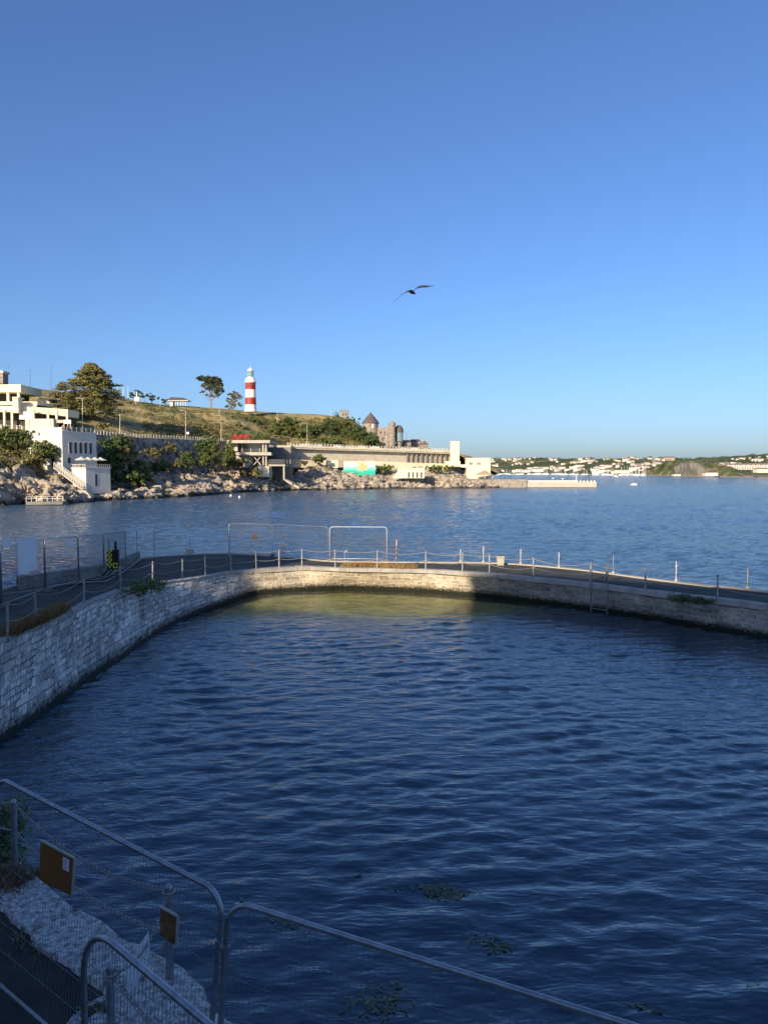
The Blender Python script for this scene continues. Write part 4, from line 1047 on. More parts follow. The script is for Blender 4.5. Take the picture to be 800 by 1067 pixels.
# retaining wall / rock face under the road, px 95..300
def wall_fn(px, v):
    Y = Yroad(px)-.6; zf = foot_z(px)-2; zr = road_z(px)+.1; Yb = Yroad(px)-2.6
    p = Vector((0, Yb+(Y-Yb)*v, zf+(zr-zf)*v)); p.x = Xof(px, p.y)
    r_ = rough(p, 2.6, .22)+noise.noise(p*.7)*.8
    s = min(1, (1-v)*5); p.y -= r_*s; return p
loft('retaining_wall', [92+k*.9 for k in range(240)], 22, wall_fn, M['rubble'], label='tall rough grey rubble wall below the white promenade railings', cat='wall')
loft('retaining_wall', [-60+k*2 for k in range(52)], 14, lambda px, v: wall_fn(px, v) if px < 42 else wall_fn(px, v), M['rock_cliff'], label='rocky bank under the terraced cream buildings at the left edge', cat='wall')
# promenade surface
loft('promenade_road', [-260+k*6 for k in range(129)], 3, lambda px, v: Vector((Xof(px, Yroad(px)-.7+17*v), Yroad(px)-.7+17*v, road_z(px)+.12)), M['concrete'])
# hill
HX = [-260, -60, 0, 20, 55, 90, 130, 165, 190, 230, 260, 300, 330, 355, 370, 385, 400, 415, 440, 470, 500, 520]
HPY = [395, 396, 399, 402, 406.5, 411, 415, 421, 422.5, 425.5, 428, 430.5, 431.5, 434, 440, 450, 459, 464, 467, 471, 478, 490]
def ridge_Y(px): return itp(px, [-260, 0, 200, 330, 400, 470, 520], [400, 420, 440, 450, 450, 450, 455])
def hill_fn(px, v):
    Y0, z0 = Yroad(px)+16, road_z(px)+.1; Y1 = ridge_Y(px); z1 = PD(400, itp(px, HX, HPY), Y1).z
    if v < .75:
        f = v/.75; Y = Y0+(Y1-Y0)*f; z = z0+(z1-z0)*(f**.8)
        p = Vector((Xof(px, Y), Y, z)); s = math.sin(math.pi*f)
        p.z += (noise.fractal(p*.03, 1, 2, 5)*3.5+noise.fractal(p*.2, 1, 2, 3)*.5)*s
    elif v < .9:
        f = (v-.75)/.15; Y = Y1+70*f; p = Vector((Xof(px, Y1)*(1+.1*f), Y, z1-1.2*f))
    else:
        f = (v-.9)/.1; Y = Y1+70+300*f; p = Vector((Xof(px, Y1)*1.2, Y, (z1-1.2)*(1-f)-6*f))
    return p
hc = [-260+k*4 for k in range(65)]+[k*1.6 for k in range(int(520/1.6)+1)]
loft('hillside', hc, 60, hill_fn, M['hill'], smooth=True)

# ------------------------------------------------------------------ railings (sections)
def railing(px0, px1, label0, npost=9, hh=1.15, dy=-.5, seclen=11, mt='white', grp='white railing sections along the promenade', solidband=False):
    px = px0; k = 0
    pts = []
    q = px0
    while q <= px1: pts.append(Vector((Xof(q, Yroad(q)+dy), Yroad(q)+dy, road_z(q)+.12))); q += 1.5
    sec = []; acc = 0; cur = [pts[0]]
    for a, b in zip(pts, pts[1:]):
        acc += (b-a).length; cur.append(b)
        if acc > seclen: sec.append(cur); cur = [b]; acc = 0
    if len(cur) > 1: sec.append(cur)
    for s in sec:
        mb = MB(); A, B_ = s[0], s[-1]; n = 7
        for j in range(n):
            p = A.lerp(B_, j/n); mb.box(p.x-.11, p.x+.11, p.y-.11, p.y+.11, p.z-.05, p.z+hh+.1)
        for z in (.35, .7, hh): mb.bar(A+Vector((0, 0, z)), B_+Vector((0, 0, z)), .06, .07)
        pxm = int(400+800*A.x/A.y); solo(mb, 'railing', M[mt], label0 % ORD[k % 20] if k < 20 else label0 % ('number %d' % (k+1)), 'railing', grp); k += 1
railing(-40, 42, 'white railing before the cream terraces, %s section from the left')
railing(100, 236, 'white promenade railing above the rubble wall, %s section from its left end')
railing(300, 468, 'pale railing on top of the colonnade, %s section from its left end', hh=1.3, dy=-3.4)

# ------------------------------------------------------------------ colonnade (viaduct)
def cpt(px, dy, py=None):
    Y = Yroad(px)+dy; return Vector((Xof(px, Y), Y, 0))
rt = thing('colonnade', 'long curved cream concrete colonnade carrying the promenade above the rocks', 'colonnade', cpt(385, -3))
def band(mb, px0, px1, d0, d1, zf0, zf1, n=60):
    vs = []
    for k in range(n+1):
        px = px0+(px1-px0)*k/n; a = cpt(px, d0); b = cpt(px, d1); zr = road_z(px); z0, z1 = zf0(px, zr), zf1(px, zr)
        vs += [(a.x, a.y, z0), (b.x, b.y, z0), (b.x, b.y, z1), (a.x, a.y, z1)]
    fs = [(k*4+j, (k+1)*4+j, (k+1)*4+(j+1) % 4, k*4+(j+1) % 4) for k in range(n) for j in range(4)]+[(0, 1, 2, 3), (n*4+3, n*4+2, n*4+1, n*4)]
    mb.add(vs, fs)
mb = MB(); band(mb, 301, 469, -3.8, -.5, lambda p, z: z-1.4, lambda p, z: z+.15); mb.build('deck_slab', M['concrete'], rt)
mb = MB(); band(mb, 301, 469, -4.1, -3.85, lambda p, z: z-.6, lambda p, z: z+.3); mb.build('fascia', M['concrete_lit'], rt)
mb = MB(); band(mb, 301, 469, -.9, -.3, lambda p, z: z-11, lambda p, z: z-1.42); mb.build('back_wall', M['concrete_wall'] if 'concrete_wall' in M else M['concrete'], rt)
for k in range(9):
    px = 424+40*(k/8); a = cpt(px, -2.0); z = road_z(px); w_ = .28 if px < 400 else .4
    mb = MB(); mb.box(a.x-w_, a.x+w_, a.y-w_, a.y+w_, z-7.8, z-1.4); mb.build('column', M['concrete_dark'], rt)
mb = MB(); band(mb, 301, 472, -6, -.5, lambda p, z: z-10.5, lambda p, z: z-6.6); mb.build('plinth', M['concrete_lit'], rt)
mb = MB(); band(mb, 385, 472, -7.5, -6.1, lambda p, z: z-10.3, lambda p, z: z-6.3-(p-385)*.012); mb.build('parapet', M['cream'], rt)
# solid end block on the left of the colonnade
def boxpx(mb, px0, px1, py0, py1, Y, dep, rot=0, mi=None):
    a = PD(px0, py1, Y); b = PD(px1, py0, Y); c = (a+b)/2; w_ = abs(b.x-a.x)/2
    mt = Matrix.Translation((c.x, Y, 0)) @ Matrix.Rotation(rot, 4, 'Z')
    old = mb.M; mb.M = mt; mb.box(-w_, w_, 0, dep, a.z, b.z, mi); mb.M = old
def bth(name, label, cat, px, py, Y, group=None): return thing(name, label, cat, PD(px, py, Y), group)
def part(rt, nm, mt, boxes):
    mb = MB()
    for b in boxes: boxpx(mb, *b)
    return mb.build(nm, M[mt] if isinstance(mt, str) else mt, rt)
mb = MB(); boxpx(mb, 287, 303, 464, 493, 365, 14); mb.build('end_pier', M['concrete'], rt)

# ------------------------------------------------------------------ restaurant, dark glass
rt = bth('restaurant', 'dark glass two storey restaurant with flat pale roof on the rocks below the road', 'building', 260, 490, 318)
part(rt, 'roof', 'concrete', [(236.5, 281, 458.5, 461.6, 313.5, 22)])
part(rt, 'wall', 'concrete', [(240.5, 247.5, 461.8, 470, 317, 14), (246, 263, 475, 487, 317.2, 12)])
wn = part(rt, 'window_band', 'glass_dark', [(247.5, 280, 461.8, 476, 318.5, 13)])
for a in (252, 261, 270, 276): part(rt, 'mullion', 'concrete', [(a, a+.6, 461.8, 471, 318.1, .3)])
part(rt, 'balcony', 'concrete', [(245.5, 282.5, 471.2, 474.4, 313.8, 4.6)])
part(rt, 'undercroft', 'void', [(263, 283, 474.6, 487, 319, 12)])
br = MB(); q0, q1, q2, q3 = PD(264, 475, 316), PD(272, 485, 316), PD(264, 485, 316), PD(272, 475, 316)
br.bar(q0, q1, .35, .35); br.bar(q2, q3, .35, .35); br.build('cross_brace', M['concrete'], rt)
for a in (273.5, 276.5): part(rt, 'column', 'concrete', [(a, a+1.2, 461.8, 488, 315, .6)])
part(rt, 'side_block', 'cream', [(266, 280, 486, 497, 314, 10)])
rt = bth('sun_terrace', 'two level shaded concrete terrace with slim columns beside the dark glass restaurant', 'terrace', 291, 500, 322)
part(rt, 'deck_slab', 'concrete', [(279, 297, 484, 485.6, 316, 12)])
part(rt, 'back_wall', M['concrete_dark'], [(280, 303, 466, 499, 329, 5)])
part(rt, 'railing', 'glass_dark', [(279.5, 297, 478.5, 483.9, 316.3, .15)])
for a in (281, 295): part(rt, 'column', 'concrete', [(a, a+1.4, 485.7, 500, 316.4, .6)])
st_ = MB(); st_.bar(PD(296, 499, 325), PD(313, 508.5, 323), 3.2, .8); st_.build('ramp', M['concrete'], rt)
# red canopy row
rt = bth('red_canopy', 'row of red canopies on thin posts standing above the dark glass restaurant', 'canopy', 250, 458, 330)
mb = MB()
for k, a in enumerate((242.5, 248.5, 254)):
    p0 = PD(a, 455.5, 330); p1 = PD(a+5.4, 455.5, 330); t = PD(a+2.7, 452, 331.5); r0 = p0+Vector((0, 3, 0)); r1 = p1+Vector((0, 3, 0))
    mb.add([p0, p1, r1, r0, t], [(0, 1, 4), (1, 2, 4), (2, 3, 4), (3, 0, 4), (3, 2, 1, 0)])
mb.build('canvas', M['red_cloth'], rt)
for a in (242.5, 245, 248, 254, 259): part(rt, 'post', 'red_cloth', [(a, a+.5, 455.4, 459, 330.2, .2)])

# ------------------------------------------------------------------ white seafront block and kiosk with parasols
def frame(px, Y, deg): p = PD(px, 492, Y); return Matrix.Translation((p.x, p.y, 0)) @ Matrix.Rotation(R(deg), 4, 'Z')
def Zp(py, Y): return PD(400, py, Y).z
Fr = frame(65.5, 215, 60); zt_, zb_ = Zp(450, 215), Zp(494, 215)
rt = thing('seafront_block', 'tall white rendered seafront building with five narrow upper windows and flat balustraded roof', 'building', PD(65.5, 492, 215))
mb = MB(Fr); mb.box(0, 11.6, 0, 15, zb_, zt_); mb.build('wall', M['white'], rt)
mb = MB(Fr); mb.box(-.15, 11.75, -.15, 15.1, zt_, zt_+.35); cr_ = mb.build('cornice', M['white'], rt)
for k in range(5):
    x0 = 2.2+k*1.72; f = MB(Fr); f.box(x0-.08, x0+.86, -.06, .02, Zp(472.6, 215), Zp(459.6, 215)); wf = f.build('window', M['white'], rt)
    f = MB(Fr); f.box(x0, x0+.78, -.1, -.065, Zp(472, 215), Zp(460.3, 215)); f.build('pane', M['void'], wf)
for k in (0,):
    f = MB(Fr); f.box(1.7, 2.6, -.06, .02, Zp(482.5, 215), Zp(476.5, 215)); f.build('window', M['void'], rt)
mb = MB(Fr); mb.box(-.05, .02, 3.4, 4.7, Zp(487, 218), Zp(477.5, 218)); mb.build('door', M['void'], rt)
mb = MB(Fr)
for k in range(8): mb.box(k*1.62-.05, k*1.62+.12, 0, .15, zt_+.35, zt_+1.5)
for z in (.75, 1.1, 1.45): mb.box(0, 11.6, .03, .12, zt_+z-.04, zt_+z+.04)
for k in range(10): mb.box(0, .15, k*1.5, k*1.5+.15, zt_+.35, zt_+1.5)
mb.box(.03, .1, 0, 15, zt_+.4, zt_+1.3)
mb.build('balustrade', M['white'], rt)
rt2 = thing('terrace_kiosk', 'small cream and white block with balustrade carrying a parasol terrace beside the rocks', 'building', PD(89, 507, 208))
F2 = frame(89.5, 207, 58); z0, z1 = Zp(509, 207), Zp(488, 207)
mb = MB(F2); mb.box(0, 7.9, 0, 6.0, z0-1.5, z1); mb.build('wall', M['white'], rt2)
mb = MB(F2); mb.box(2.9, 3.5, -.05, .02, Zp(506.5, 207), Zp(494, 207)); mb.build('door', M['void'], rt2)
mb = MB(F2); mb.box(-.2, 8.1, -.2, 6.1, z1, z1+.25)
for k in range(13): mb.box(k*.645, k*.645+.13, 0, .16, z1+.25, z1+1.05)
for k in range(10): mb.box(0, .13, k*.6, k*.6+.13, z1+.25, z1+1.05)
mb.box(-.05, 7.95, -.04, .16, z1+1.05, z1+1.15); mb.box(-.04, .16, -.04, 6.0, z1+1.05, z1+1.15)
mb.build('balustrade', M['white'], rt2)
for k, (x_, y_, lb) in enumerate(((-.2, 1.6, 'leftmost white parasol on the kiosk terrace'), (2.4, 2.2, 'second white parasol from the left on the kiosk terrace'), (4.8, 2.4, 'third white parasol from the left on the kiosk terrace'), (7.1, 3.0, 'rightmost white parasol on the kiosk terrace'))):
    p = F2 @ Vector((x_, y_, z1+.25)); u_ = thing('parasol', lb, 'parasol', p, 'white parasols on the kiosk terrace')
    mb = MB(); mb.lathe(p, [(1.75, 1.95), (1.78, 2.05), (.25, 2.75), (0, 2.95)], 8); mb.lathe(p, [(1.75, 1.95), (0, 2.6)], 8); mb.build('canopy', M['white'], u_)
    mb = MB(); mb.tube([p, p+Vector((0, 0, 2.7))], .05, 6); mb.build('pole', M['pole_dark'], u_)
# stairs
rt = thing('stairway', 'long white railed stairway descending from the white block to the rocks', 'stairs', PD(75, 500, 208))
a, b = PD(58, 486, 212), PD(88, 509, 205)
mb = MB(); mb.bar(a-Vector((0, 0, .3)), b-Vector((0, 0, .3)), 1.5, .35); mb.build('flight', M['concrete'], rt)
for sd_ in (-.75, .75):
    mb = MB(); o_ = Vector((.2, 1, 0)).normalized()*sd_
    for k in range(14): q = a.lerp(b, k/13)+o_; mb.box(q.x-.06, q.x+.06, q.y-.06, q.y+.06, q.z-.2, q.z+1.15)
    for z in (.6, 1.1): mb.bar(a+o_+Vector((0, 0, z)), b+o_+Vector((0, 0, z)), .09, .1)
    mb.build('railing', M['white'], rt)
# bathing platform on the rocks
rt = thing('bathing_platform', 'white railed bathing platform low on the rocks at the left', 'platform', PD(48, 526, 181))
a, b = PD(30, 526, 180), PD(68, 525.5, 180); 
mb = MB(); mb.bar(a+Vector((0, 0, .4)), b+Vector((0, 0, .4)), 3.0, .7); mb.build('slab', M['concrete_dark'], rt)
mb = MB()
for k in range(8): q = a.lerp(b, k/7)+Vector((0, -1.2, .75)); mb.box(q.x-.05, q.x+.05, q.y-.05, q.y+.05, q.z, q.z+1.2)
for z in (1.45, 1.9): mb.bar(a+Vector((0, -1.2, z)), b+Vector((0, -1.2, z)), .07, .07)
mb.build('railing', M['white'], rt)
rt = thing('rock_steps', 'wide pale steps cut in the rocks under the stairway foot', 'steps', PD(80, 512, 203))
for k in range(4): mb = MB(); boxpx(mb, 72-k*1.2, 90+k*1.5, 511+k*1.8, 513.5+k*1.8, 203-k*1.2, 2.5); mb.build('step', M['concrete'], rt)

# ------------------------------------------------------------------ terraced lido buildings at the left
rt = bth('upper_pavilion', 'cream flat roofed pavilion with dark openings and columns at the upper left edge', 'building', 5, 420, 268)
part(rt, 'roof', 'cream', [(-40, 21.5, 400.5, 408.5, 262, 16)])
part(rt, 'wall', 'void', [(-40, 18, 408.5, 420, 268, 9)])
for a in (-20, -6, 7, 18): part(rt, 'column', 'cream', [(a, a+2.2, 408.6, 420, 262.5, .8)])
part(rt, 'chimney', 'grey_stone', [(-1, 2.8, 387.5, 399.5, 281, 4)])
part(rt, 'chimney_cap', 'white', [(-1.4, 3.2, 386, 388.4, 280.6, 5)])
rt = bth('middle_terrace', 'long cream terrace building stepping down to the right below the upper pavilion', 'building', 30, 436, 258)
part(rt, 'deck', 'cream', [(-40, 39, 418.3, 421.5, 255, 12)])
part(rt, 'balustrade', 'cream', [(15, 38, 419, 423.5, 252.5, .4)])
sl = MB()
def slantbox(mb, x0, ya0, yb0, x1, ya1, yb1, Y0, Y1, dep):
    a, b, c, d = PD(x0, yb0, Y0), PD(x1, yb1, Y1), PD(x1, ya1, Y1), PD(x0, ya0, Y0); o_ = Vector((0, dep, 0))
    mb.add([a, b, c, d, a+o_, b+o_, c+o_, d+o_], [(0, 1, 2, 3), (7, 6, 5, 4), (0, 4, 5, 1), (1, 5, 6, 2), (2, 6, 7, 3), (3, 7, 4, 0)])
slantbox(sl, 18, 422.8, 428, 71, 426.5, 434, 250, 254, 9); sl.build('roof', M['cream'], rt)
sl = MB(); slantbox(sl, -40, 422, 428.5, 16, 423, 429, 251, 250, 8); sl.build('upper_band', M['cream'], rt)
sl = MB(); slantbox(sl, -40, 428.5, 446, 70, 431, 446, 255, 258, 8); sl.build('wall', M['void'], rt)
for a in (-18, -4, 3.5, 11.5, 34, 49, 58, 69): part(rt, 'column', 'cream', [(a, a+1.5, 427, 446, 249.6, .6)])
sl = MB(); slantbox(sl, 20, 428.3, 437, 34, 429, 437, 249.6, 249.6, 1); sl.build('infill_wall', M['white'], rt)
part(rt, 'stair_tower', 'cream', [(13.3, 18.8, 414, 430, 248, 3)])
part(rt, 'tower_cap', 'cream', [(12.6, 19.2, 413.4, 414.8, 247.6, 4)])
rt = bth('cream_kiosk', 'plain bright cream kiosk block standing before the terrace building', 'building', 42, 450, 232)
part(rt, 'wall', 'cream', [(26.5, 55.5, 436.3, 452, 232, 8)])
part(rt, 'lower_wall', 'white', [(39, 66, 447.6, 453, 226, 5)])
part(rt, 'awning', 'concrete', [(56, 66.5, 437.5, 440.5, 233, 6)])
part(rt, 'opening', 'void', [(56, 66, 440.5, 447.5, 236, 3)])
for a in (30, 52): part(rt, 'pilaster', 'cream', [(a, a+.5, 437, 452, 231.8, .3)])
rt = bth('white_sign', 'blank white sign board on posts at right of the cream kiosk', 'sign', 70, 446, 228)
part(rt, 'panel', 'white', [(66.2, 73.8, 437.3, 441.4, 228, .3)]); part(rt, 'post', 'pole', [(66.4, 66.9, 441.5, 447, 228, .2), (73, 73.5, 441.5, 447, 228, .2)])
# little ramp walls on hill
for k, q in enumerate((((39, 418.5), (50, 423.5)), ((41, 415), (52, 420)))):
    mb = MB(); mb.bar(PD(*q[0], 275-k*2), PD(*q[1], 272-k*2), .3, .9); solo(mb, 'ramp_wall', M['concrete'], '%s pale sloping ramp wall on the grass right of the terraces' % ('lower', 'upper')[k], 'wall')

# ------------------------------------------------------------------ lighthouse
Yl = 424; c = PD(261.2, 428.5, Yl); s_ = Yl/800
rt = thing('lighthouse', 'red and white banded lighthouse with glazed lantern and domed top on the grassy hill', 'lighthouse', c)
zz = lambda py: PD(261, py, Yl).z-c.z
def lpart(nm, mt, prof, sm=False, n=28, par=None): mb = MB(); mb.lathe(c, [(r*s_, zz(py)) for r, py in prof], n); return mb.build(nm, M[mt], par or rt, smooth=False)
lpart('base_band', 'lh_white', [(6.6, 429), (5.9, 426.5), (5.65, 421.7)])
lpart('red_band', 'red', [(5.66, 421.7), (5.45, 414.3)])
lpart('white_band', 'lh_white', [(5.45, 414.3), (5.25, 406)])
lpart('red_band', 'red', [(5.26, 406), (5.2, 400), (5.5, 398.8)])
lpart('gallery', 'lh_white', [(5.5, 398.8), (5.7, 398.0), (5.7, 397), (5.0, 396.8), (4.9, 394.2), (3.3, 393.2), (3.2, 392.8)])
g_ = lpart('lantern', 'lantern_glass', [(3.0, 392.8), (3.0, 386.2)], n=10)
mb = MB()
for k in range(10): q = 2*math.pi*k/10; x_, y_ = c.x+3.1*s_*math.cos(q), c.y+3.1*s_*math.sin(q); mb.box(x_-.1, x_+.1, y_-.1, y_+.1, c.z+zz(392.8), c.z+zz(386.2))
mb.lathe(c, [(3.12*s_, zz(389.8)), (3.12*s_, zz(389.3))], 10)
mb.build('glazing_bars', M['copper'], g_)
lpart('dome', 'lh_white', [(3.5, 386.4), (3.4, 385.9), (2.6, 384.9), (1.3, 384.1), (.5, 383.7), (.5, 383.1), (.15, 382.8), (.12, 380.8)])
mb = MB()
for k in range(16): q = 2*math.pi*k/16; x_, y_ = c.x+5.5*s_*math.cos(q), c.y+5.5*s_*math.sin(q); mb.box(x_-.04, x_+.04, y_-.04, y_+.04, c.z+zz(397), c.z+zz(395))
mb.lathe(c, [(5.5*s_, zz(395.2)), (5.5*s_, zz(394.95))], 16); mb.build('gallery_rail', M['lh_white'], rt)
for dx, py in ((-1.2, 402), (2.4, 402.2), (-.3, 411)):
    y_ = -math.sqrt(max(0, 5.35**2-dx*dx))*s_; mb = MB(); mb.box(c.x+dx*s_-.28, c.x+dx*s_+.28, c.y+y_-.12, c.y+y_+.2, c.z+zz(py+.9), c.z+zz(py-.8)); mb.build('window', M['void'], rt)

# bandstand shelter
rt = bth('park_shelter', 'open sided park shelter with dark hipped roof on the skyline', 'shelter', 184, 422, 425)
a, b = PD(173.5, 417, 425), PD(196, 417, 425); t0, t1 = PD(178, 413.7, 429), PD(191, 414.2, 429); o_ = Vector((0, 9, 0))
mb = MB(); mb.add([a, b, b+o_, a+o_, t0, t1], [(0, 1, 5, 4), (1, 2, 5), (2, 3, 4, 5), (3, 0, 4), (3, 2, 1, 0)]); mb.build('roof', M['slate'], rt)
part(rt, 'fascia', 'white', [(173.5, 196, 416.9, 417.6, 424.7, .3)])
for x_ in (179.5, 182.5, 185, 188, 190.5, 193): part(rt, 'post', 'white', [(x_, x_+.5, 417.5, 423, 425.5, .3)])
part(rt, 'wall', 'white', [(177, 179.5, 417.6, 423, 426, 5)])
# stone castle-like buildings right
Yc = 432
rt = bth('round_tower_house', 'round grey stone tower house with steep conical slate roof', 'building', 386, 455, Yc)
c = PD(386, 458, Yc+8); s_ = (Yc+8)/800; zz = lambda py: PD(386, py, Yc+8).z-c.z
mb = MB(); mb.lathe(c, [(8.1*s_, zz(470)), (8.1*s_, zz(441))], 24); mb.build('wall', M['pink_stone'], rt)
mb = MB(); mb.lathe(c, [(9.1*s_, zz(441)), (8.6*s_, zz(440)), (4*s_, zz(434)), (.3*s_, zz(429.8)), (0, zz(428))], 24); mb.build('roof', M['slate'], rt)
for dx in (2.5, 6.5):
    y_ = -math.sqrt(8.1**2-dx*dx)*s_; mb = MB(); mb.box(c.x+dx*s_-.5, c.x+dx*s_+.5, c.y+y_-.15, c.y+y_+.4, c.z+zz(446.5), c.z+zz(442.5)); mb.build('window', M['white'] if dx < 3 else M['void'], rt)
rt = bth('turreted_house', 'grey stone house with slim round turret and glazed dome bay at its right end', 'building', 405, 462, Yc)
part(rt, 'wall', 'grey_stone', [(393, 406, 445.2, 470, Yc+2, 14)])
c = PD(408.3, 464, Yc); s_ = Yc/800; zz = lambda py: PD(408, py, Yc).z-c.z
mb = MB(); mb.lathe(c, [(3.5*s_, zz(470)), (3.5*s_, zz(443.2)), (3.9*s_, zz(442.8)), (3.8*s_, zz(441)), (2.6*s_, zz(439.6)), (.6*s_, zz(438.7)), (0, zz(438.4))], 18); mb.build('turret', M['pink_stone'], rt)
c = PD(415.5, 464, Yc+4); zz = lambda py: PD(415, py, Yc+4).z-c.z
mb = MB(); mb.lathe(c, [(4.4*s_, zz(459)), (4.4*s_, zz(450.5))], 18); mb.build('bay_glazing', M['lantern_glass'], rt)
mb = MB(); mb.lathe(c, [(4.8*s_, zz(450.6)), (4.8*s_, zz(449.8)), (4.5*s_, zz(447)), (3.3*s_, zz(444.5)), (1.5*s_, zz(443.2)), (0, zz(442.8))], 18); mb.build('dome', M['slate'], rt)
mb = MB(); mb.lathe(c, [(4.6*s_, zz(459.8)), (4.6*s_, zz(458.8))], 18); mb.lathe(c, [(3.2*s_, zz(470)), (3.2*s_, zz(459.8))], 18); mb.build('bay_base', M['grey_stone'], rt)
for x_, y0, y1 in ((396, 452, 449.5), (400, 452, 449.5), (398, 459, 456)): part(rt, 'window', 'void', [(x_, x_+1.2, y1, y0, Yc+1.8, .4)])
rt = bth('ruined_tower', 'small square battlemented stone tower on the hill crest behind the bushes', 'tower', 358, 436, 452)
part(rt, 'wall', 'grey_stone', [(354.6, 362.4, 428.2, 438, 452, 4.4)])
for a in (354.6, 357.6, 360.8): part(rt, 'merlon', 'grey_stone', [(a, a+1.6, 426.6, 428.3, 452, 4.4)])
for a in (357, 360): part(rt, 'window', 'void', [(a, a+.8, 430.5, 433, 451.8, .4)])
mb = MB(); q0, q1, q2 = PD(363, 434.8, 452), PD(377, 447, 448), PD(377, 452, 448); mb.add([q0, q1, q2, PD(363, 444, 452)]+[p+Vector((0, 1, 0)) for p in (q0, q1, q2, PD(363, 444, 452))], [(0, 1, 2, 3), (7, 6, 5, 4), (0, 4, 5, 1), (1, 5, 6, 2), (2, 6, 7, 3), (3, 7, 4, 0)])
solo(mb, 'garden_wall', M['grey_stone'], 'sloping stone wall descending from the battlemented tower to the conical roof', 'wall')
def house(px0, px1, pye, pyr, pyb, Y, wm, rm, label, grp=None, dep=9, hip=1.2, cat='building', wins=True):
    rt = bth('stone_house', label, cat, (px0+px1)/2, pyb, Y, grp)
    part(rt, 'wall', wm, [(px0, px1, pye, pyb, Y, dep)])
    a, b = PD(px0-.3, pye, Y-.4), PD(px1+.3, pye, Y-.4); t0, t1 = PD(px0+hip, pyr, Y+dep/2), PD(px1-hip, pyr, Y+dep/2); o_ = Vector((0, dep+.8, 0))
    mb = MB(); mb.add([a, b, b+o_, a+o_, t0, t1], [(0, 1, 5, 4), (1, 2, 5), (2, 3, 4, 5), (3, 0, 4), (3, 2, 1, 0)]); mb.build('roof', M[rm], rt)
    if wins:
        n = max(1, int((px1-px0)/3)); h_ = (pyb-pye)
        for k in range(n):
            x_ = px0+(px1-px0)*(k+.5)/n-.4; part(rt, 'window', 'void', [(x_, x_+.8, pye+h_*.2, pye+h_*.5, Y-.15, .4)])
    return rt
house(419, 428, 461, 458.5, 470, 440, 'grey_stone', 'slate', 'low grey stone house right of the glazed dome bay')
house(427, 438, 460, 457.6, 470, 452, 'pink_stone', 'slate', 'long stone house with slate roof left of the fort wall')
house(437, 446, 463, 460.8, 471, 446, 'grey_stone', 'roof_far', 'small brown roofed house near the colonnade end')
rt = bth('fort_wall', 'brown stone fort wall topped with chimneys behind the colonnade', 'wall', 437, 462, 470)
part(rt, 'wall', 'pink_stone', [(424, 443, 459.8, 470, 470, 3)]); part(rt, 'chimney', 'pink_stone', [(423, 424.5, 458, 461, 470, 2), (441.5, 443, 458.5, 461, 470, 2)])
# lift tower and end buildings
rt = bth('lift_tower', 'tall plain cream square tower at the right end of the colonnade', 'tower', 474, 486, 402)
part(rt, 'shaft', 'cream', [(469.3, 478.6, 460.6, 487, 402, 4.4)]); part(rt, 'cap', 'white', [(469, 478.9, 459.8, 460.7, 401.7, 5)])
for y_ in (464, 468.5, 473, 477.5): part(rt, 'joint', 'concrete', [(469.3, 478.6, y_, y_+.25, 401.93, .1)])
rt = bth('tower_annex', 'low cream block at the foot of the lift tower', 'building', 470, 488, 398)
part(rt, 'wall', 'cream', [(464, 479.5, 480.5, 486, 398, 8)])
rt = bth('pier_house', 'two storey cream flat roofed house at the root of the pier', 'building', 498, 498, 396)
part(rt, 'wall', 'cream', [(486.2, 511, 478, 499, 396, 9)]); part(rt, 'roof', 'white', [(485.9, 511.3, 477, 478.1, 395.6, 10)])
for x_ in (489, 490.8, 497, 499): part(rt, 'window', 'void', [(x_, x_+1.1, 481.6, 484.2, 395.8, .4)])
part(rt, 'side_wall', 'white', [(479.5, 486.2, 484, 487, 398, 6)])
rt = bth('beige_marquee', 'peaked beige canvas marquee before the cream pier house', 'tent', 505, 498, 386)
a, b = PD(496, 494.8, 386), PD(514, 494.8, 386); o_ = Vector((0, 7, 0)); t = PD(505, 489.6, 389.5)
mb = MB(); mb.add([a, b, b+o_, a+o_, t], [(0, 1, 4), (1, 2, 4), (2, 3, 4), (3, 0, 4), (3, 2, 1, 0)]); mb.build('canvas', M['sand_roof'], rt)
for x_ in (496.6, 505, 513): part(rt, 'pole', 'white', [(x_, x_+.4, 494.8, 499, 386.3, .3)])
rt = bth('pier', 'long low stone pier with white block parapet reaching right from the headland', 'pier', 560, 506, 395)
part(rt, 'body', 'concrete', [(548, 621.5, 502.4, 507.6, 388, 9)])
part(rt, 'root', M['grey_stone'], [(484, 548.5, 499.5, 508, 387, 12)])
part(rt, 'parapet', 'white', [(545, 600, 500.6, 502.3, 390, .6)])
for x_ in (600, 604, 607.5, 611, 615, 618.5): part(rt, 'block', 'white', [(x_, x_+1.8, 500.8, 502.4, 389+(x_ % 3), 1.2)])
rt = bth('pier_light', 'thin pole beacon standing on the pier', 'beacon', 600.5, 503, 390)
part(rt, 'pole', 'lh_white', [(600.3, 600.8, 494, 502.4, 390, .25)]); part(rt, 'lamp', 'pole_dark', [(600, 601.1, 493, 494.1, 389.9, .5)]); part(rt, 'cabinet', 'white', [(598.7, 601.8, 500.4, 502.4, 389.5, 1)])
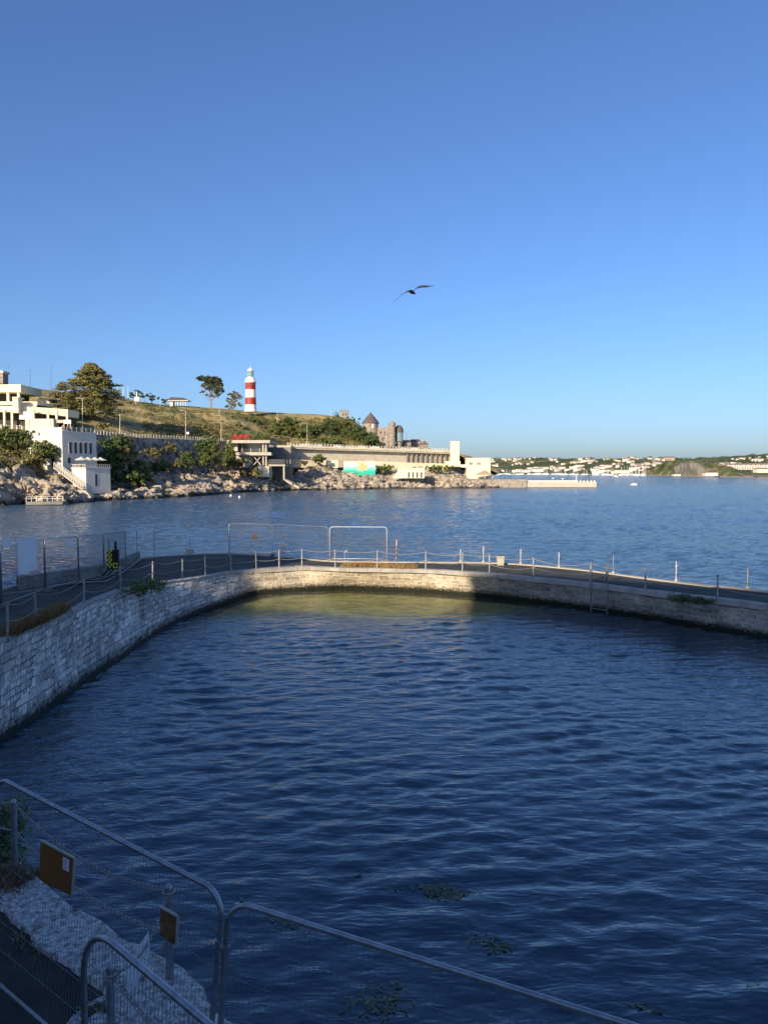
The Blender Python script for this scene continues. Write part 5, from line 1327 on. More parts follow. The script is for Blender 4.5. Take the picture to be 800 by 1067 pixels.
# mural, beach huts
rt = bth('mural_wall', 'teal painted wall with pale and ochre blotches under the colonnade', 'wall', 374, 496, 372)
mw = part(rt, 'wall', 'teal', [(357.8, 391, 481.6, 495.8, 372, 3)])
m = M['teal']; N, L = nt(m); b_ = N['Principled BSDF']; src = b_.inputs['Base Color'].links[0].from_socket
tc = N.new('ShaderNodeTexCoord'); sx = N.new('ShaderNodeSeparateXYZ'); L.new(tc.outputs['Generated'], sx.inputs[0])
gr = N.new('ShaderNodeValToRGB'); e = gr.color_ramp.elements; e[0].position = .0; e[0].color = (.02, .4, .27, 1); e[1].position = 1; e[1].color = (.62, .66, .5, 1)
for ps, cc in ((.35, (.03, .42, .33)), (.55, (.2, .62, .5)), (.72, (.42, .66, .55))): q = e.new(ps); q.color = (*cc, 1)
L.new(sx.outputs['Z'], gr.inputs['Fac'])
nb = N.new('ShaderNodeTexNoise'); nb.inputs['Scale'].default_value = 8; nb.inputs['Detail'].default_value = 5; L.new(tc.outputs['Generated'], nb.inputs['Vector'])
# ochre blotch mass in the upper middle
dd = N.new('ShaderNodeVectorMath'); dd.operation = 'DISTANCE'; dd.inputs[1].default_value = (.55, .0, .75); 
mp = N.new('ShaderNodeVectorMath'); mp.operation = 'MULTIPLY'; mp.inputs[1].default_value = (1, 0, .6); L.new(tc.outputs['Generated'], mp.inputs[0]); L.new(mp.outputs[0], dd.inputs[0]); dd.inputs[1].default_value = (.57, 0, .42)
mm = N.new('ShaderNodeMath'); mm.operation = 'MULTIPLY_ADD'; mm.inputs[1].default_value = -.6; L.new(nb.outputs['Fac'], mm.inputs[0]); L.new(dd.outputs['Value'], mm.inputs[2])
ms = N.new('ShaderNodeMapRange'); ms.inputs['From Min'].default_value = -.10; ms.inputs['From Max'].default_value = -.14; L.new(mm.outputs[0], ms.inputs['Value'])
mx = N.new('ShaderNodeMix'); mx.data_type = 'RGBA'; L.new(ms.outputs['Result'], mx.inputs['Factor']); L.new(gr.outputs['Color'], mx.inputs[6]); mx.inputs[7].default_value = (.5, .42, .2, 1); L.new(mx.outputs[2], b_.inputs['Base Color'])
part(rt, 'coping', 'white', [(357.4, 391.4, 480.8, 481.7, 371.8, 3.4)])
part(rt, 'side_block', 'pink_stone', [(352, 357.3, 479.5, 487, 376, 4)])
rt = bth('beach_huts', 'low cream building with five dark doorways on the rocks', 'building', 427, 498, 362)
part(rt, 'wall', 'cream', [(414, 442, 488.8, 498.2, 362, 5)]); part(rt, 'roof', 'white', [(413.6, 442.5, 488, 488.9, 361.6, 6)])
for x_ in (425, 429.4, 433.8, 438.2): part(rt, 'door', 'void', [(x_, x_+1.5, 492, 497.6, 361.8, .5)])
sl = MB(); slantbox(sl, 409, 497, 498, 414.2, 491.5, 498, 362, 362, 4); sl.build('wing_wall', M['cream'], rt)
rt = bth('yellow_hut', 'small plain cream block between rocks at left of the teal wall', 'building', 346, 486, 376)
part(rt, 'wall', 'cream', [(339.5, 352, 479.5, 487.5, 376, 4)])
rt = bth('lower_walk', 'pale concrete bathing ledge along the waterline under the ramp', 'ledge', 320, 508, 335)
part(rt, 'slab', 'concrete', [(304, 322, 507.5, 510.4, 333, 6)])
# ------------------------------------------------------------------ trees and bushes
def cedar(px, pyb, pyt, w_px, Y):
    base = PD(px, pyb, Y); s_ = Y/800; H = (pyb-pyt)*s_; Rm = w_px/2*s_; g = random.Random(11)
    rt = thing('cedar_tree', 'huge spreading dark conifer above the promenade, left of the hill', 'tree', base)
    mb = MB(); mb.tube([base-Vector((0, 0, 2)), base+Vector((.3, 0, H*.3)), base+Vector((0, 0, H*.65)), base+Vector((.2, 0, H*.95))], [.9, .75, .4, .08], 8); mb.build('trunk', M['bark'], rt)
    lv = MB(); br = MB()
    for k in range(560):
        f = g.random()**.75; z = H*(.13+.86*f); prof = (math.sin(min(1, (1-f)*1.25)*math.pi/2))*.96+.05
        q = g.uniform(0, 6.28); rad = Rm*prof*g.uniform(.35, 1.06)*(1+.12*math.sin(q*3+f*9))
        c = base+Vector((math.cos(q)*rad, math.sin(q)*rad*.9, z+rad*.07))
        if k % 4 == 0: br.tube([base+Vector((0, 0, z-rad*.12)), base.lerp(c, .5)*1.0+Vector((0, 0, (z-rad*.12)*.5+z*.0))-Vector((0, 0, (c.z-base.z)*.5-z*.5)), c], [.22, .14, .05], 5)
        w_ = g.uniform(1.2, 2.4)*(.6+.5*prof)
        lv.leaves(c, (w_, w_, w_*.3), 70, .32, 1.2, g)
    for k in range(14):   # spiky leader and side tips
        q = g.uniform(0, 6.28); c = base+Vector((math.cos(q)*1.2, math.sin(q)*1.2, H*g.uniform(.9, 1.0))); lv.leaves(c, (.8, .8, .7), 40, .3, 1, g)
    br.build('limbs', M['bark'], rt); lv.build('crown', M['leaf_cedar'], rt)
cedar(95.5, 446, 379, 72, 290)
def pine(px, pyb, Y, clumps, label, name='pine_tree', trunkpts=None, branches=(), lm='leaf_pine', size=.3, dens=90, bark='bark_pale', nb=0):
    base = PD(px, pyb, Y); rt = thing(name, label, 'tree', base); g = random.Random(int(px))
    mb = MB(); tp = [PD(a, b, Y) for a, b in trunkpts]; mb.tube(tp, [.5*(1-.7*k/(len(tp)-1)) for k in range(len(tp))], 7); mb.build('trunk', M[bark], rt)
    br = MB()
    for b_ in branches: pp_ = [PD(a, b, Y+((i*37+j*11) % 7-3)*.6*i) for i, (a, b) in enumerate(b_) for j in (len(b_),)]; br.tube(pp_, [.2-.13*i/(len(pp_)-1) for i in range(len(pp_))], 5)
    for _ in range(nb):
        s0 = tp[g.randrange(len(tp)//2, len(tp))]; cx, cy, rx, ry, n = clumps[g.randrange(len(clumps))]
        e_ = PD(cx+g.uniform(-.8, .8)*rx, cy+g.uniform(-.8, .8)*ry, Y+g.uniform(-3, 3)); m_ = s0.lerp(e_, .5)+Vector((0, 0, -.5)); br.tube([s0, m_, e_], [.11, .08, .04], 4)
    br.build('limbs', M[bark], rt)
    lv = MB(); s_ = Y/800
    for cx, cy, rx, ry, n in clumps:
        for k in range(n):
            a = g.uniform(-1, 1); b_ = g.uniform(-1, 1)*math.sqrt(1-a*a); c = PD(cx+a*rx, cy+b_*ry, Y+g.uniform(-1, 1)*rx*s_*.8); w_ = g.uniform(.5, 1.1); lv.leaves(c, (w_, w_, w_*.5), dens//2, size, .8, g)
    lv.build('crown', M[lm], rt); return rt
pine(219, 427, 441, [(213, 394, 8, 2.8, 110), (222, 396.5, 8.5, 4, 150), (227, 401, 5, 3.5, 50), (210, 408, 2.5, 1, 5), (228, 407, 5, 4, 40), (217, 402, 7, 4, 50), (222, 411, 7, 4, 24)], 'tall flat topped pine with bare pale limbs on the hill left of the lighthouse',
     trunkpts=[(220, 430), (219.6, 420), (219.5, 411), (217, 403), (214, 396)], branches=[[(219.5, 414), (225, 406), (229, 399)], [(219.5, 413), (213, 406), (208, 400)], [(219.6, 417), (228, 410), (231, 405)], [(219.6, 418), (212, 411), (209, 407)], [(219.5, 411), (222, 403), (221, 396)], [(219.6, 419), (224, 414), (229, 411)]], nb=60, size=.26)
pine(243.5, 428, 444, [(244, 410, 4.5, 2.5, 22), (238, 411, 1.5, 1, 4), (247, 414, 5, 3.5, 26), (241, 417, 5, 4, 20), (247, 422, 5.5, 3, 20), (240, 423, 5, 3, 20)], 'smaller sparse tree between the flat topped pine and the lighthouse',
     trunkpts=[(243.6, 430), (243.6, 424), (243, 417), (244, 409)], branches=[[(243.6, 424), (248, 418), (250, 413)], [(243.6, 423), (238, 417), (237, 411)]], nb=36, size=.26, lm='leaf_olive')
pine(142, 419, 400, [(142, 410, 6, 3.5, 26), (138, 413, 3, 2, 8), (147, 413, 3, 2, 8)], 'dark round bush tree on the skyline right of the big conifer', trunkpts=[(142, 422), (142, 416), (142, 411)], lm='leaf_dark')
pine(158, 420, 410, [(156, 411.5, 3.5, 2.2, 12), (161, 415, 5, 2.2, 14)], 'small dark tree on the skyline left of the open shelter', trunkpts=[(158, 422), (158, 417), (157, 412)], lm='leaf_dark')
pine(172, 421, 415, [(171, 417.5, 4, 2, 10)], 'low dark shrub against the left end of the open shelter', trunkpts=[(172, 423), (172, 420), (172, 417)], lm='leaf_dark', name='shrub')
def bush(px, py, rx, ry, Y, lm, label, n=None, name='bush', size=.3, depth=1.0, seed=0):
    s_ = Y/800; c = PD(px, py, Y); g = random.Random(int(px*13+py)+seed); lv = MB()
    n = n or int(max(6, rx*ry*.55))
    for k in range(n):
        a, b_, d_ = g.gauss(0, .45), g.gauss(0, .42), g.gauss(0, .4); w_ = g.uniform(.6, 1.5)*min(1.3, .35+ry*s_*.16)
        lv.leaves(c+Vector((a*rx*s_, d_*rx*s_*depth, b_*ry*s_)), (w_, w_, w_*.75), 55, size, .7, g)
    return solo(lv, name, M[lm], label, 'bush')
bush(112, 485, 13, 17, 237, 'leaf_dark', 'tall dark ivy clad bush against the wall right of the white block', 150)
bush(126, 476, 14, 9, 240, 'leaf_olive', 'broad sunlit olive bush hanging below the promenade railings', 90)
bush(143, 487, 11, 9, 246, 'leaf_mid', 'sunlit green bush at the right end of the dark hedge', 80)
bush(133, 497, 16, 7, 238, 'leaf_dark', 'low dark bush above the boulders under the promenade', 80)
bush(20, 457, 17, 8, 222, 'leaf_dark', 'dark clipped bush under the cream kiosk at the left', 120)
bush(4, 455, 10, 9, 220, 'leaf_mid', 'bright green bush at the left edge below the white railing', 90)
bush(46, 468, 13, 9, 214, 'leaf_mid', 'green bush growing against the left side of the white block', 80)
bush(36, 478, 12, 8, 212, 'leaf_olive', 'dry olive shrub on the cliff below the green bush', 60)
bush(8, 487, 8, 7, 208, 'leaf_olive', 'straw coloured scrub on the cliff at the left edge', 50)
bush(210, 465, 8, 8, 287, 'leaf_dark', 'dark tree clump against the rubble wall, left of the taller green one', 70)
bush(222, 470, 8, 13, 288, 'leaf_mid', 'tall green bush tree in front of the rubble wall', 110)
bush(214, 479, 6, 7, 285, 'leaf_mid', 'rounded green shrub below the tall green bush tree', 50)
bush(239, 475, 5, 14, 306, 'leaf_mid', 'narrow upright green cypress beside the restaurant', 70)
bush(250, 482, 9, 6, 308, 'leaf_olive', 'dry olive shrub beneath the restaurant balcony', 40)
bush(185, 484, 11, 4, 285, 'leaf_olive', 'yellowish scrub at the foot of the rubble wall', 35)
bush(160, 472, 9, 6, 262, 'leaf_olive', 'scrub patch growing on the rubble wall face', 30)
bush(262, 492, 14, 4, 305, 'leaf_olive', 'grey green scrub slope below the restaurant', 60)
bush(332, 478, 7, 5, 369, 'leaf_mid', 'small green shrub in front of the colonnade, left part', 45)
bush(402, 488, 12, 4.5, 378, 'leaf_mid', 'low green shrubs right of the teal wall', 60)
bush(457, 488, 15, 3.6, 388, 'leaf_mid', 'low green shrubs below the lift tower base', 70)
bush(315, 482, 5, 2.5, 366, 'leaf_olive', 'small scrub clump on the rocks under the colonnade start', 20)
bush(108, 442.5, 9, 3, 262, 'leaf_olive', 'low flowering shrub under the big conifer', 25)
bush(366, 437, 8, 2.5, 448, 'leaf_dark', 'low dark bush beside the battlemented tower', 18)
bush(124, 466, 16, 12, 243, 'leaf_dark', 'dense dark green hedge mass hanging directly under the promenade railings', 170)
bush(143, 496, 15, 9, 244, 'leaf_mid', 'large mid green bush between the dark hedge and the boulders', 110)
bush(168, 486, 11, 6, 262, 'leaf_dark', 'dark green bush at the foot of the rubble wall, left part', 60)
bush(196, 478, 8, 9, 283, 'leaf_dark', 'dark ivy growing up the rubble wall left of the tall green bush tree', 60)
bush(178, 466, 8, 5, 282, 'leaf_olive', 'small olive ivy patch high on the rubble wall', 26)
# countable larger bushes on the slope
BL = ['green bush on the slope above the right end of the restaurant', 'dark green bush on the slope just under the lighthouse', 'wide dry olive bush above the rubble wall, between the two tall lamps', 'dry olive bush on the slope right above the tall lamp by the restaurant',
      'green bush above the left end of the colonnade', 'dark green bush above the colonnade lamp post', 'largest dark green bush above the colonnade, near the teal wall', 'green bush just below the battlemented tower', 'dark green bush left of the conical roofed tower house', 'dark green bush at the foot of the conical roofed house',
      'green bush directly above the restaurant roof', 'low green bush left of the tall lamp on the slope', 'flat dry olive bush beneath the flat topped pine', 'flat dark green bush on the slope right of the lighthouse', 'low green bush directly above the colonnade railing, above the teal wall']
for k, (px, py, rx, ry, lm) in enumerate(((288, 448, 12, 11, 'leaf_mid'), (262, 441, 10, 8, 'leaf_dark'), (205, 448, 12, 6, 'leaf_olive'), (240, 446, 11, 8, 'leaf_olive'), (310, 452, 12, 10, 'leaf_mid'), (327, 450, 11, 10, 'leaf_dark'), (345, 448, 13, 12, 'leaf_dark'), (360, 447, 11, 11, 'leaf_mid'), (374, 453, 12, 9, 'leaf_dark'), (387, 459, 9, 7, 'leaf_dark'), (273, 455, 11, 6, 'leaf_mid'), (180, 443, 12, 5, 'leaf_mid'), (225, 437, 12, 5, 'leaf_olive'), (300, 440, 14, 5, 'leaf_dark'), (345, 459, 12, 6, 'leaf_mid'))):
    v = min(.7, max(.03, (461-py)/38*.7)); p = hill_fn(px, v); Yb = p.y
    bush(px, py, rx, ry, Yb, lm, '%s' % BL[k], int(rx*ry*.9), size=.36)
# fine scrub over the whole slope
lv = MB(); g = random.Random(8)
for _ in range(1900):
    px = g.uniform(150, 395); v = g.uniform(.02, .6); p = hill_fn(px, v)
    dens = noise.noise(Vector((p.x*.03, p.y*.03, 7)))+(.35 if px > 290 else .12)-(v-.3)*.6
    if dens < g.uniform(-.1, .35): continue
    w_ = g.uniform(.6, 2.0); lv.leaves(p+Vector((0, 0, w_*.3)), (w_, w_, w_*.6), 34, .34, .8, g)
o = lv.build('scrub', M['leaf_olive'], None); o['kind'] = 'stuff'; tag(o, 'low dry and green scrub covering the grassy hill slope', 'scrub')
lv = MB()
for _ in range(420):
    px = g.uniform(-30, 75) if g.random() < .65 else g.uniform(200, 480); v = g.uniform(.6, .97); p = shore_fn(px, v)
    if noise.noise(Vector((p.x*.06, p.y*.06, 3))) < (-.05 if px < 80 else .12): continue
    w_ = g.uniform(.5, 1.4); lv.leaves(p, (w_, w_, w_*.5), 40, .26, .8, g)
o = lv.build('cliff_scrub', M['leaf_olive'], None); o['kind'] = 'stuff'; tag(o, 'scrub and straw clinging to the rocky bank', 'scrub')

# ------------------------------------------------------------------ lamp posts and flagpoles
def lamp(px, pyt, pyb, Y, mt, label, arm=True, r=.14):
    b = PD(px, pyb, Y); t = PD(px, pyt, Y); rt = thing('street_lamp', label, 'street lamp', b, 'lamp posts along the headland')
    mb = MB(); mb.tube([b-Vector((0, 0, .8)), b+Vector((0, 0, 1.2)), t], [r*1.4, r*1.1, r*.6], 6); mb.build('pole', M[mt], rt)
    if arm:
        mb = MB(); mb.tube([t, t+Vector((-.9, 0, .15)), t+Vector((-1.6, 0, .12))], .07, 5); mb.build('arm', M[mt], rt)
        mb = MB(); mb.ell(t+Vector((-1.9, 0, .08)), (.5, .2, .13)); mb.build('head', M[mt], rt)
    else: mb = MB(); mb.ell(t+Vector((0, 0, .2)), (.25, .25, .3)); mb.build('head', M[mt], rt)
lamp(31.5, 386, 403, 410, 'pole_dark', 'slim dark lamp post on the skyline, left of the taller dark one', False)
lamp(53.3, 382, 408, 410, 'pole_dark', 'tall dark skyline mast just left of the big conifer', False)
lamp(8.5, 381, 402, 412, 'pole_dark', 'very thin grey lamp post near the chimney at the left', False, .08)
lamp(86, 415, 450, 262, 'pole', 'cream lamp post standing before the big conifer')
lamp(125, 433, 450, 275, 'pole', 'short cream lamp post on the promenade right of the big conifer', False)
lamp(193.5, 428, 459, 306, 'pole', 'tall cream lamp post above the rubble wall')
lamp(230.5, 433, 460, 325, 'pole', 'tall cream lamp post just left of the restaurant roof')
lamp(228.5, 424.5, 434, 395, 'pole', 'cream lamp post on the slope under the flat topped pine', False)
lamp(289, 430, 441, 400, 'pole', 'cream lamp post on the slope right of the lighthouse', False)
lamp(320, 441, 466, 378, 'pole', 'cream lamp post on the colonnade left part', True)
lamp(345, 428.5, 442, 440, 'pole', 'cream lamp post on the crest left of the battlemented tower', False)
lamp(402, 452, 470, 400, 'pole', 'white lamp post in front of the turreted stone house', False)
lamp(423.5, 452, 466, 425, 'pole_dark', 'thin dark mast right of the glazed dome', False, .1)
lamp(167, 416, 431, 390, 'pole', 'cream lamp post on the slope below the shelter', False)
for k, (px, pt, pb) in enumerate(((122.5, 401, 415), (128.5, 402.5, 416), (133.5, 403, 417), (151, 409, 419))):
    b = PD(px, pb, 405); t = PD(px, pt, 405); mb = MB(); mb.tube([b, t], [.14, .07], 6); mb.ell(t, (.14, .14, .14), 6, 4)
    solo(mb, 'flagpole', M['lh_white'], 'bare white flagpole on the skyline, %s from the big conifer' % ORD[k], 'flagpole', 'bare flagpoles on the skyline')
mb = MB(); boxpx(mb, 140, 145, 413.5, 418, 392, 1); boxpx(mb, 142.2, 142.8, 408, 413.5, 392.3, .3); solo(mb, 'war_memorial', M['lh_white'], 'small white monument before the dark round skyline tree', 'monument')
mb = MB(); boxpx(mb, 194.5, 196.8, 450, 452.4, 305, .2); solo(mb, 'road_sign', M['lh_white'], 'small white road sign beside the tall lamp above the rubble wall', 'sign')
# parked cars on the promenade
def car_mesh():
    prof = [(-2.1, .3), (-2.15, .75), (-1.9, .95), (-1.2, 1.0), (-.75, 1.42), (.75, 1.45), (1.45, 1.0), (2.05, .88), (2.1, .3)]
    mb = MB()
    vs = [(x, y, z) for y in (-.85, .85) for x, z in prof]; n = len(prof)
    mb.add(vs, [tuple(range(n)), tuple(range(2*n-1, n-1, -1))]+[(i, i+n, (i+1) % n+n, (i+1) % n) for i in range(n)]); return mb
CARC = [mat('car_white', (.7, .7, .7), (.66, .66, .66), rough=.3), mat('car_silver', (.4, .41, .42), (.38, .39, .4), rough=.3), mat('car_dark', (.04, .045, .06), (.03, .03, .04), rough=.3)]
bodies = []
proto = None
for k, px in enumerate((318, 327, 331, 339, 352, 364, 377, 391, 408, 421, 432, 446)):
    Y = Yroad(px)+2.0; p = Vector((Xof(px, Y), Y, road_z(px)+.14)); mcar = CARC[(0, 1, 0, 2, 0, 1, 0, 0, 2, 1, 0, 1)[k]]
    rt = thing('parked_car', '%s car parked behind the colonnade railing, %s from the left' % (('white', 'silver', 'white', 'dark', 'white', 'silver', 'white', 'white', 'dark', 'silver', 'white', 'silver')[k], ORD[k]), 'car', (0, 0, 0), 'cars parked on the promenade')
    b_ = car_mesh().build('body', mcar, rt, org=(0, 0, 0))
    mb = MB(); mb.box(-.95, 1.0, -.87, .87, 1.02, 1.34); mb.build('windows', M['glass_dark'], rt, org=(0, 0, 0))
    for x_ in (-1.3, 1.3):
        for y_ in (-.8, .8): mb = MB(); mb.tube([(x_, y_-.1, .32), (x_, y_+.1, .32)], .32, 10); mb.build('wheel', M['black'], rt, org=(0, 0, 0))
    rt.location = p; rt.rotation_euler[2] = math.atan2(.43, .9)

# ------------------------------------------------------------------ people
def person_mesh(pose, mats):
    J = {}
    if pose == 'stand':
        J = dict(pel=(0, 0, .95), sp=(0, 0, 1.2), ch=(0, 0, 1.4), nk=(0, 0, 1.53), hd=(0, .02, 1.68), ht=(0, .02, 1.76), lh=(-.1, 0, .9), lk=(-.12, .03, .5), lf=(-.13, 0, .08), lt=(-.14, .16, .04), rh=(.1, 0, .9), rk=(.12, .03, .5), rf=(.14, -.02, .08), rt=(.15, .14, .04), ls=(-.19, 0, 1.43), le=(-.27, 0, 1.15), lw=(-.25, .1, .92), rs=(.19, 0, 1.43), re=(.28, 0, 1.16), rw=(.27, .08, .92))
    elif pose == 'sit':
        J = dict(pel=(0, 0, .12), sp=(0, -.06, .35), ch=(0, -.05, .58), nk=(0, 0, .72), hd=(0, .04, .87), ht=(0, .05, .95), lh=(-.1, .05, .12), lk=(-.14, .38, .42), lf=(-.13, .62, .06), lt=(-.13, .78, .05), rh=(.1, .05, .12), rk=(.15, .4, .4), rf=(.14, .66, .06), rt=(.14, .8, .05), ls=(-.19, -.04, .6), le=(-.27, .1, .38), lw=(-.18, .33, .42), rs=(.19, -.04, .6), re=(.27, .08, .38), rw=(.18, .33, .4))
    else:
        J = dict(pel=(0, 0, .12), sp=(0, -.25, .13), ch=(0, -.47, .15), nk=(0, -.62, .17), hd=(0, -.76, .2), ht=(0, -.85, .2), lh=(-.1, .08, .12), lk=(-.13, .5, .18), lf=(-.14, .9, .08), lt=(-.15, .98, .2), rh=(.1, .08, .12), rk=(.15, .46, .28), rf=(.15, .8, .07), rt=(.15, .92, .12), ls=(-.19, -.48, .14), le=(-.36, -.4, .08), lw=(-.42, -.18, .07), rs=(.19, -.48, .14), re=(.36, -.55, .08), rw=(.3, -.78, .1))
    rad = dict(pel=.15, sp=.13, ch=.15, nk=.06, hd=.1, ht=.07, lh=.1, lk=.065, lf=.045, lt=.035, ls=.07, le=.045, lw=.035)
    names = list(J); idx = {n: i for i, n in enumerate(names)}
    E_ = [('pel', 'sp'), ('sp', 'ch'), ('ch', 'nk'), ('nk', 'hd'), ('hd', 'ht'), ('pel', 'lh'), ('lh', 'lk'), ('lk', 'lf'), ('lf', 'lt'), ('pel', 'rh'), ('rh', 'rk'), ('rk', 'rf'), ('rf', 'rt'), ('ch', 'ls'), ('ls', 'le'), ('le', 'lw'), ('ch', 'rs'), ('rs', 're'), ('re', 'rw')]
    me = bpy.data.meshes.new('tmp'); me.from_pydata([J[n] for n in names], [(idx[a], idx[b]) for a, b in E_], [])
    o = bpy.data.objects.new('tmp', me); COL.objects.link(o); md = o.modifiers.new('skin', 'SKIN'); sv = me.skin_vertices[0].data
    for n in names:
        r_ = rad.get(n) or rad['l'+n[1:]]; sv[idx[n]].radius = (r_, r_); sv[idx[n]].use_root = (n == 'pel')
    sb = o.modifiers.new('sub', 'SUBSURF'); sb.levels = 1
    dg = bpy.context.evaluated_depsgraph_get(); out = bpy.data.meshes.new_from_object(o.evaluated_get(dg)); bpy.data.objects.remove(o)
    out.materials.clear()
    for m_ in mats: out.materials.append(m_)
    for f in out.polygons:
        c = f.center; f.use_smooth = True; mi = 0
        if pose == 'stand': mi = 1 if (.62 < c.z < 1.0 and abs(c.x) < .2) else (2 if 1.0 <= c.z < 1.47 and abs(c.x) < .21 else (3 if c.z > 1.7 or (c.z > 1.58 and c.y < 0) else 0))
        elif pose == 'sit': mi = 1 if (c.z < .3 and c.y < .25) else (2 if .3 <= c.z < .67 and abs(c.x) < .2 and c.y < .08 else (3 if c.z > .9 or (c.z > .78 and c.y < .02) else 0))
        else: mi = 1 if -.08 < c.y < .3 else (2 if -.55 < c.y <= -.08 and abs(c.x) < .2 else (3 if c.y < -.82 else 0))
        f.material_index = mi
    return out
looks = {'bare': [M['skin'], M['shorts_blue'], M['skin'], M['hair']], 'dark': [M['skin'], M['shorts_dark'], M['shorts_dark'], M['hair']], 'white': [M['skin'], M['shorts_dark'], M['shirt_white'], M['hair']], 'red': [M['skin'], M['red_cloth'], M['red_cloth'], M['hair']]}
meshes = {}
def person(pose, look, px, py, Y, rot, label, z=None):
    k = (pose, look)
    if k not in meshes: meshes[k] = person_mesh(pose, looks[look])
    o = bpy.data.objects.new('person', meshes[k]); COL.objects.link(o); p = PD(px, py, Y)
    o.location = p; o.rotation_euler = (0, 0, R(rot)); tag(o, label, 'person'); return o
def on_shore(px, py):     # where the ray meets the rocky bank
    best = None
    for k in range(8, 95):
        p = shore_fn(px, k/100); q = 492+(CAMZ-p.z)*800/p.y
        if q <= py+.15: return p
    return shore_fn(px, .3)
ppl = [('stand', 'bare', 58, 521, 'person in blue shorts standing behind the rail of the bathing platform, left one'), ('stand', 'white', 61.5, 520.5, 'person in white top standing on the bathing platform, middle one'), ('stand', 'dark', 65, 520, 'person in dark clothes standing at the right end of the bathing platform'),
       ('sit', 'bare', 25, 521, 'person in blue shorts sitting on the rocks left of the bathing platform'), ('stand', 'bare', 29, 519, 'person in blue shorts standing on rocks just left of the platform'), ('lie', 'white', 96, 514, 'person in white top lying on the pale boulders below the kiosk'),
       ('sit', 'red', 188, 511, 'person dressed in red sitting on the rocks below the rubble wall'), ('lie', 'red', 191.5, 512.5, 'person dressed in red lying on the rocks below the rubble wall'), ('sit', 'dark', 200, 513, 'person in dark clothes sitting alone near the waterline boulders'),
       ('stand', 'white', 173, 494, 'person in white top standing at the foot of the rubble wall'), ('stand', 'dark', 178, 494.5, 'person in dark clothes standing at the foot of the rubble wall'), ('sit', 'dark', 257, 503, 'person in dark clothes sitting on the slope below the restaurant, left one'), ('lie', 'dark', 260, 504.5, 'person in dark clothes lying on the slope below the restaurant'),
       ('sit', 'bare', 270, 505, 'person in blue shorts sitting on the rocks below the restaurant'), ('sit', 'dark', 276.5, 504.5, 'person in dark clothes sitting beside the red dressed person, left side'), ('sit', 'red', 282.5, 508, 'person in red sitting low on the rocks near the waterline'), ('stand', 'red', 281.5, 506, 'person in red standing behind the seated red one'),
       ('sit', 'dark', 286, 505, 'person in dark clothes sitting under the shaded terrace'), ('sit', 'white', 289, 506, 'person in white top sitting under the shaded terrace'), ('lie', 'bare', 294, 507, 'person in blue shorts lying on the pale rocks beside the ramp'), ('lie', 'bare', 165, 515, 'person in blue shorts lying on boulders near the waterline')]
for k, (po, lk, px, py, lb) in enumerate(ppl):
    p = on_shore(px, py)
    if 55 < px < 68: p = PD(px, 521.4, 179.6); 
    o = person(po, lk, px, py, 100, [160, 200, 180, 140][k % 4], lb); o.location = p+(Vector((0, 0, .05)) if 55 < px < 68 else Vector((0, -1.2, .5)))
for k, (px, lk) in enumerate(((75, 'bare'), (79, 'red'), (82.5, 'dark'), (91, 'white'), (105, 'dark'), (110, 'bare'), (18, 'dark'), (23, 'white'), (31, 'dark'))):
    if px < 40 or px > 100: Y = Yroad(px)+1.2; p = Vector((Xof(px, Y), Y, road_z(px)+.12)); w_ = 'behind the white railing at the left' if px < 40 else 'behind the promenade railing under the conifer'
    else: q = Fr @ Vector((1.2+(px-75)*.42, 1.2, zt_+.35)); p = q; w_ = 'on the roof of the white seafront block'
    o = person('stand', lk, px, 450, 200, 30*k, 'person in %s %s, %s one' % ({'bare': 'blue shorts', 'red': 'red', 'dark': 'dark clothes', 'white': 'a white top'}[lk], w_, ORD[k])); o.location = p
# people on the colonnade lower walk
for k, px in enumerate((312.5, 370.5, 372.5)):
    Y = Yroad(px)-5; o = person('stand', 'dark' if k < 1 else 'white', px, 480, 200, 90, 'person in %s on the ledge under the colonnade, %s from the left' % (('dark clothes', 'a white top', 'a white top')[k], ORD[k])); o.location = Vector((Xof(px, Y), Y, road_z(px)-6.6))
# swimmers' buoys
for k, (px, py) in enumerate(((240.5, 517), (249.5, 518.5))):
    p = P(px, py, SEA); mb = MB(); mb.ell(p+Vector((0, 0, .15)), (.36, .36, .38)); mb.lathe(p, [(.08, .4), (.05, .75), (0, .76)], 8)
    solo(mb, 'buoy', M['lh_white'], '%s white mooring buoy floating off the rocks below the restaurant' % ('left larger', 'right smaller')[k], 'buoy', smooth=True)

# ------------------------------------------------------------------ far shore
FXs = [470, 520, 560, 600, 640, 680, 720, 760, 800, 860, 960, 1200]
FYs = [3000, 3000, 2900, 2500, 2100, 1750, 1450, 1250, 1120, 1000, 900, 800]
SKX = [470, 500, 520, 545, 560, 580, 610, 640, 660, 690, 720, 745, 760, 780, 800, 850, 960, 1200]
SKY = [478, 478, 477.5, 477.5, 476.8, 478.2, 477.2, 478.2, 477.6, 477.8, 478, 477.2, 475.5, 474, 472.6, 471, 466, 460]
def far_fn(px, v):
    Y0 = itp(px, FXs, FYs); Y1 = max(Y0+900, 3000+0*px)
    if v < .04: return Vector((Xof(px, Y0), Y0-20, SEA-3))
    if v < .85:
        f = (v-.04)/.81; Y = Y0+(Y1-Y0)*f; z = SEA+(PD(400, itp(px, SKX, SKY), Y1).z-SEA)*(f**.8)
        p = Vector((Xof(px, Y), Y, z)); p.z += noise.fractal(p*.004, 1, 2, 5)*9*math.sin(math.pi*f)+noise.noise(p*.02)*2*(f > .1); 
        if f > .8: p.z += noise.noise(Vector((px*.13, 2, 0)))*3
        return p
    f = (v-.85)/.15; return Vector((Xof(px, Y1)*(1+.2*f), Y1+1500*f, PD(400, itp(px, SKX, SKY), Y1).z*(1-f)-5*f))
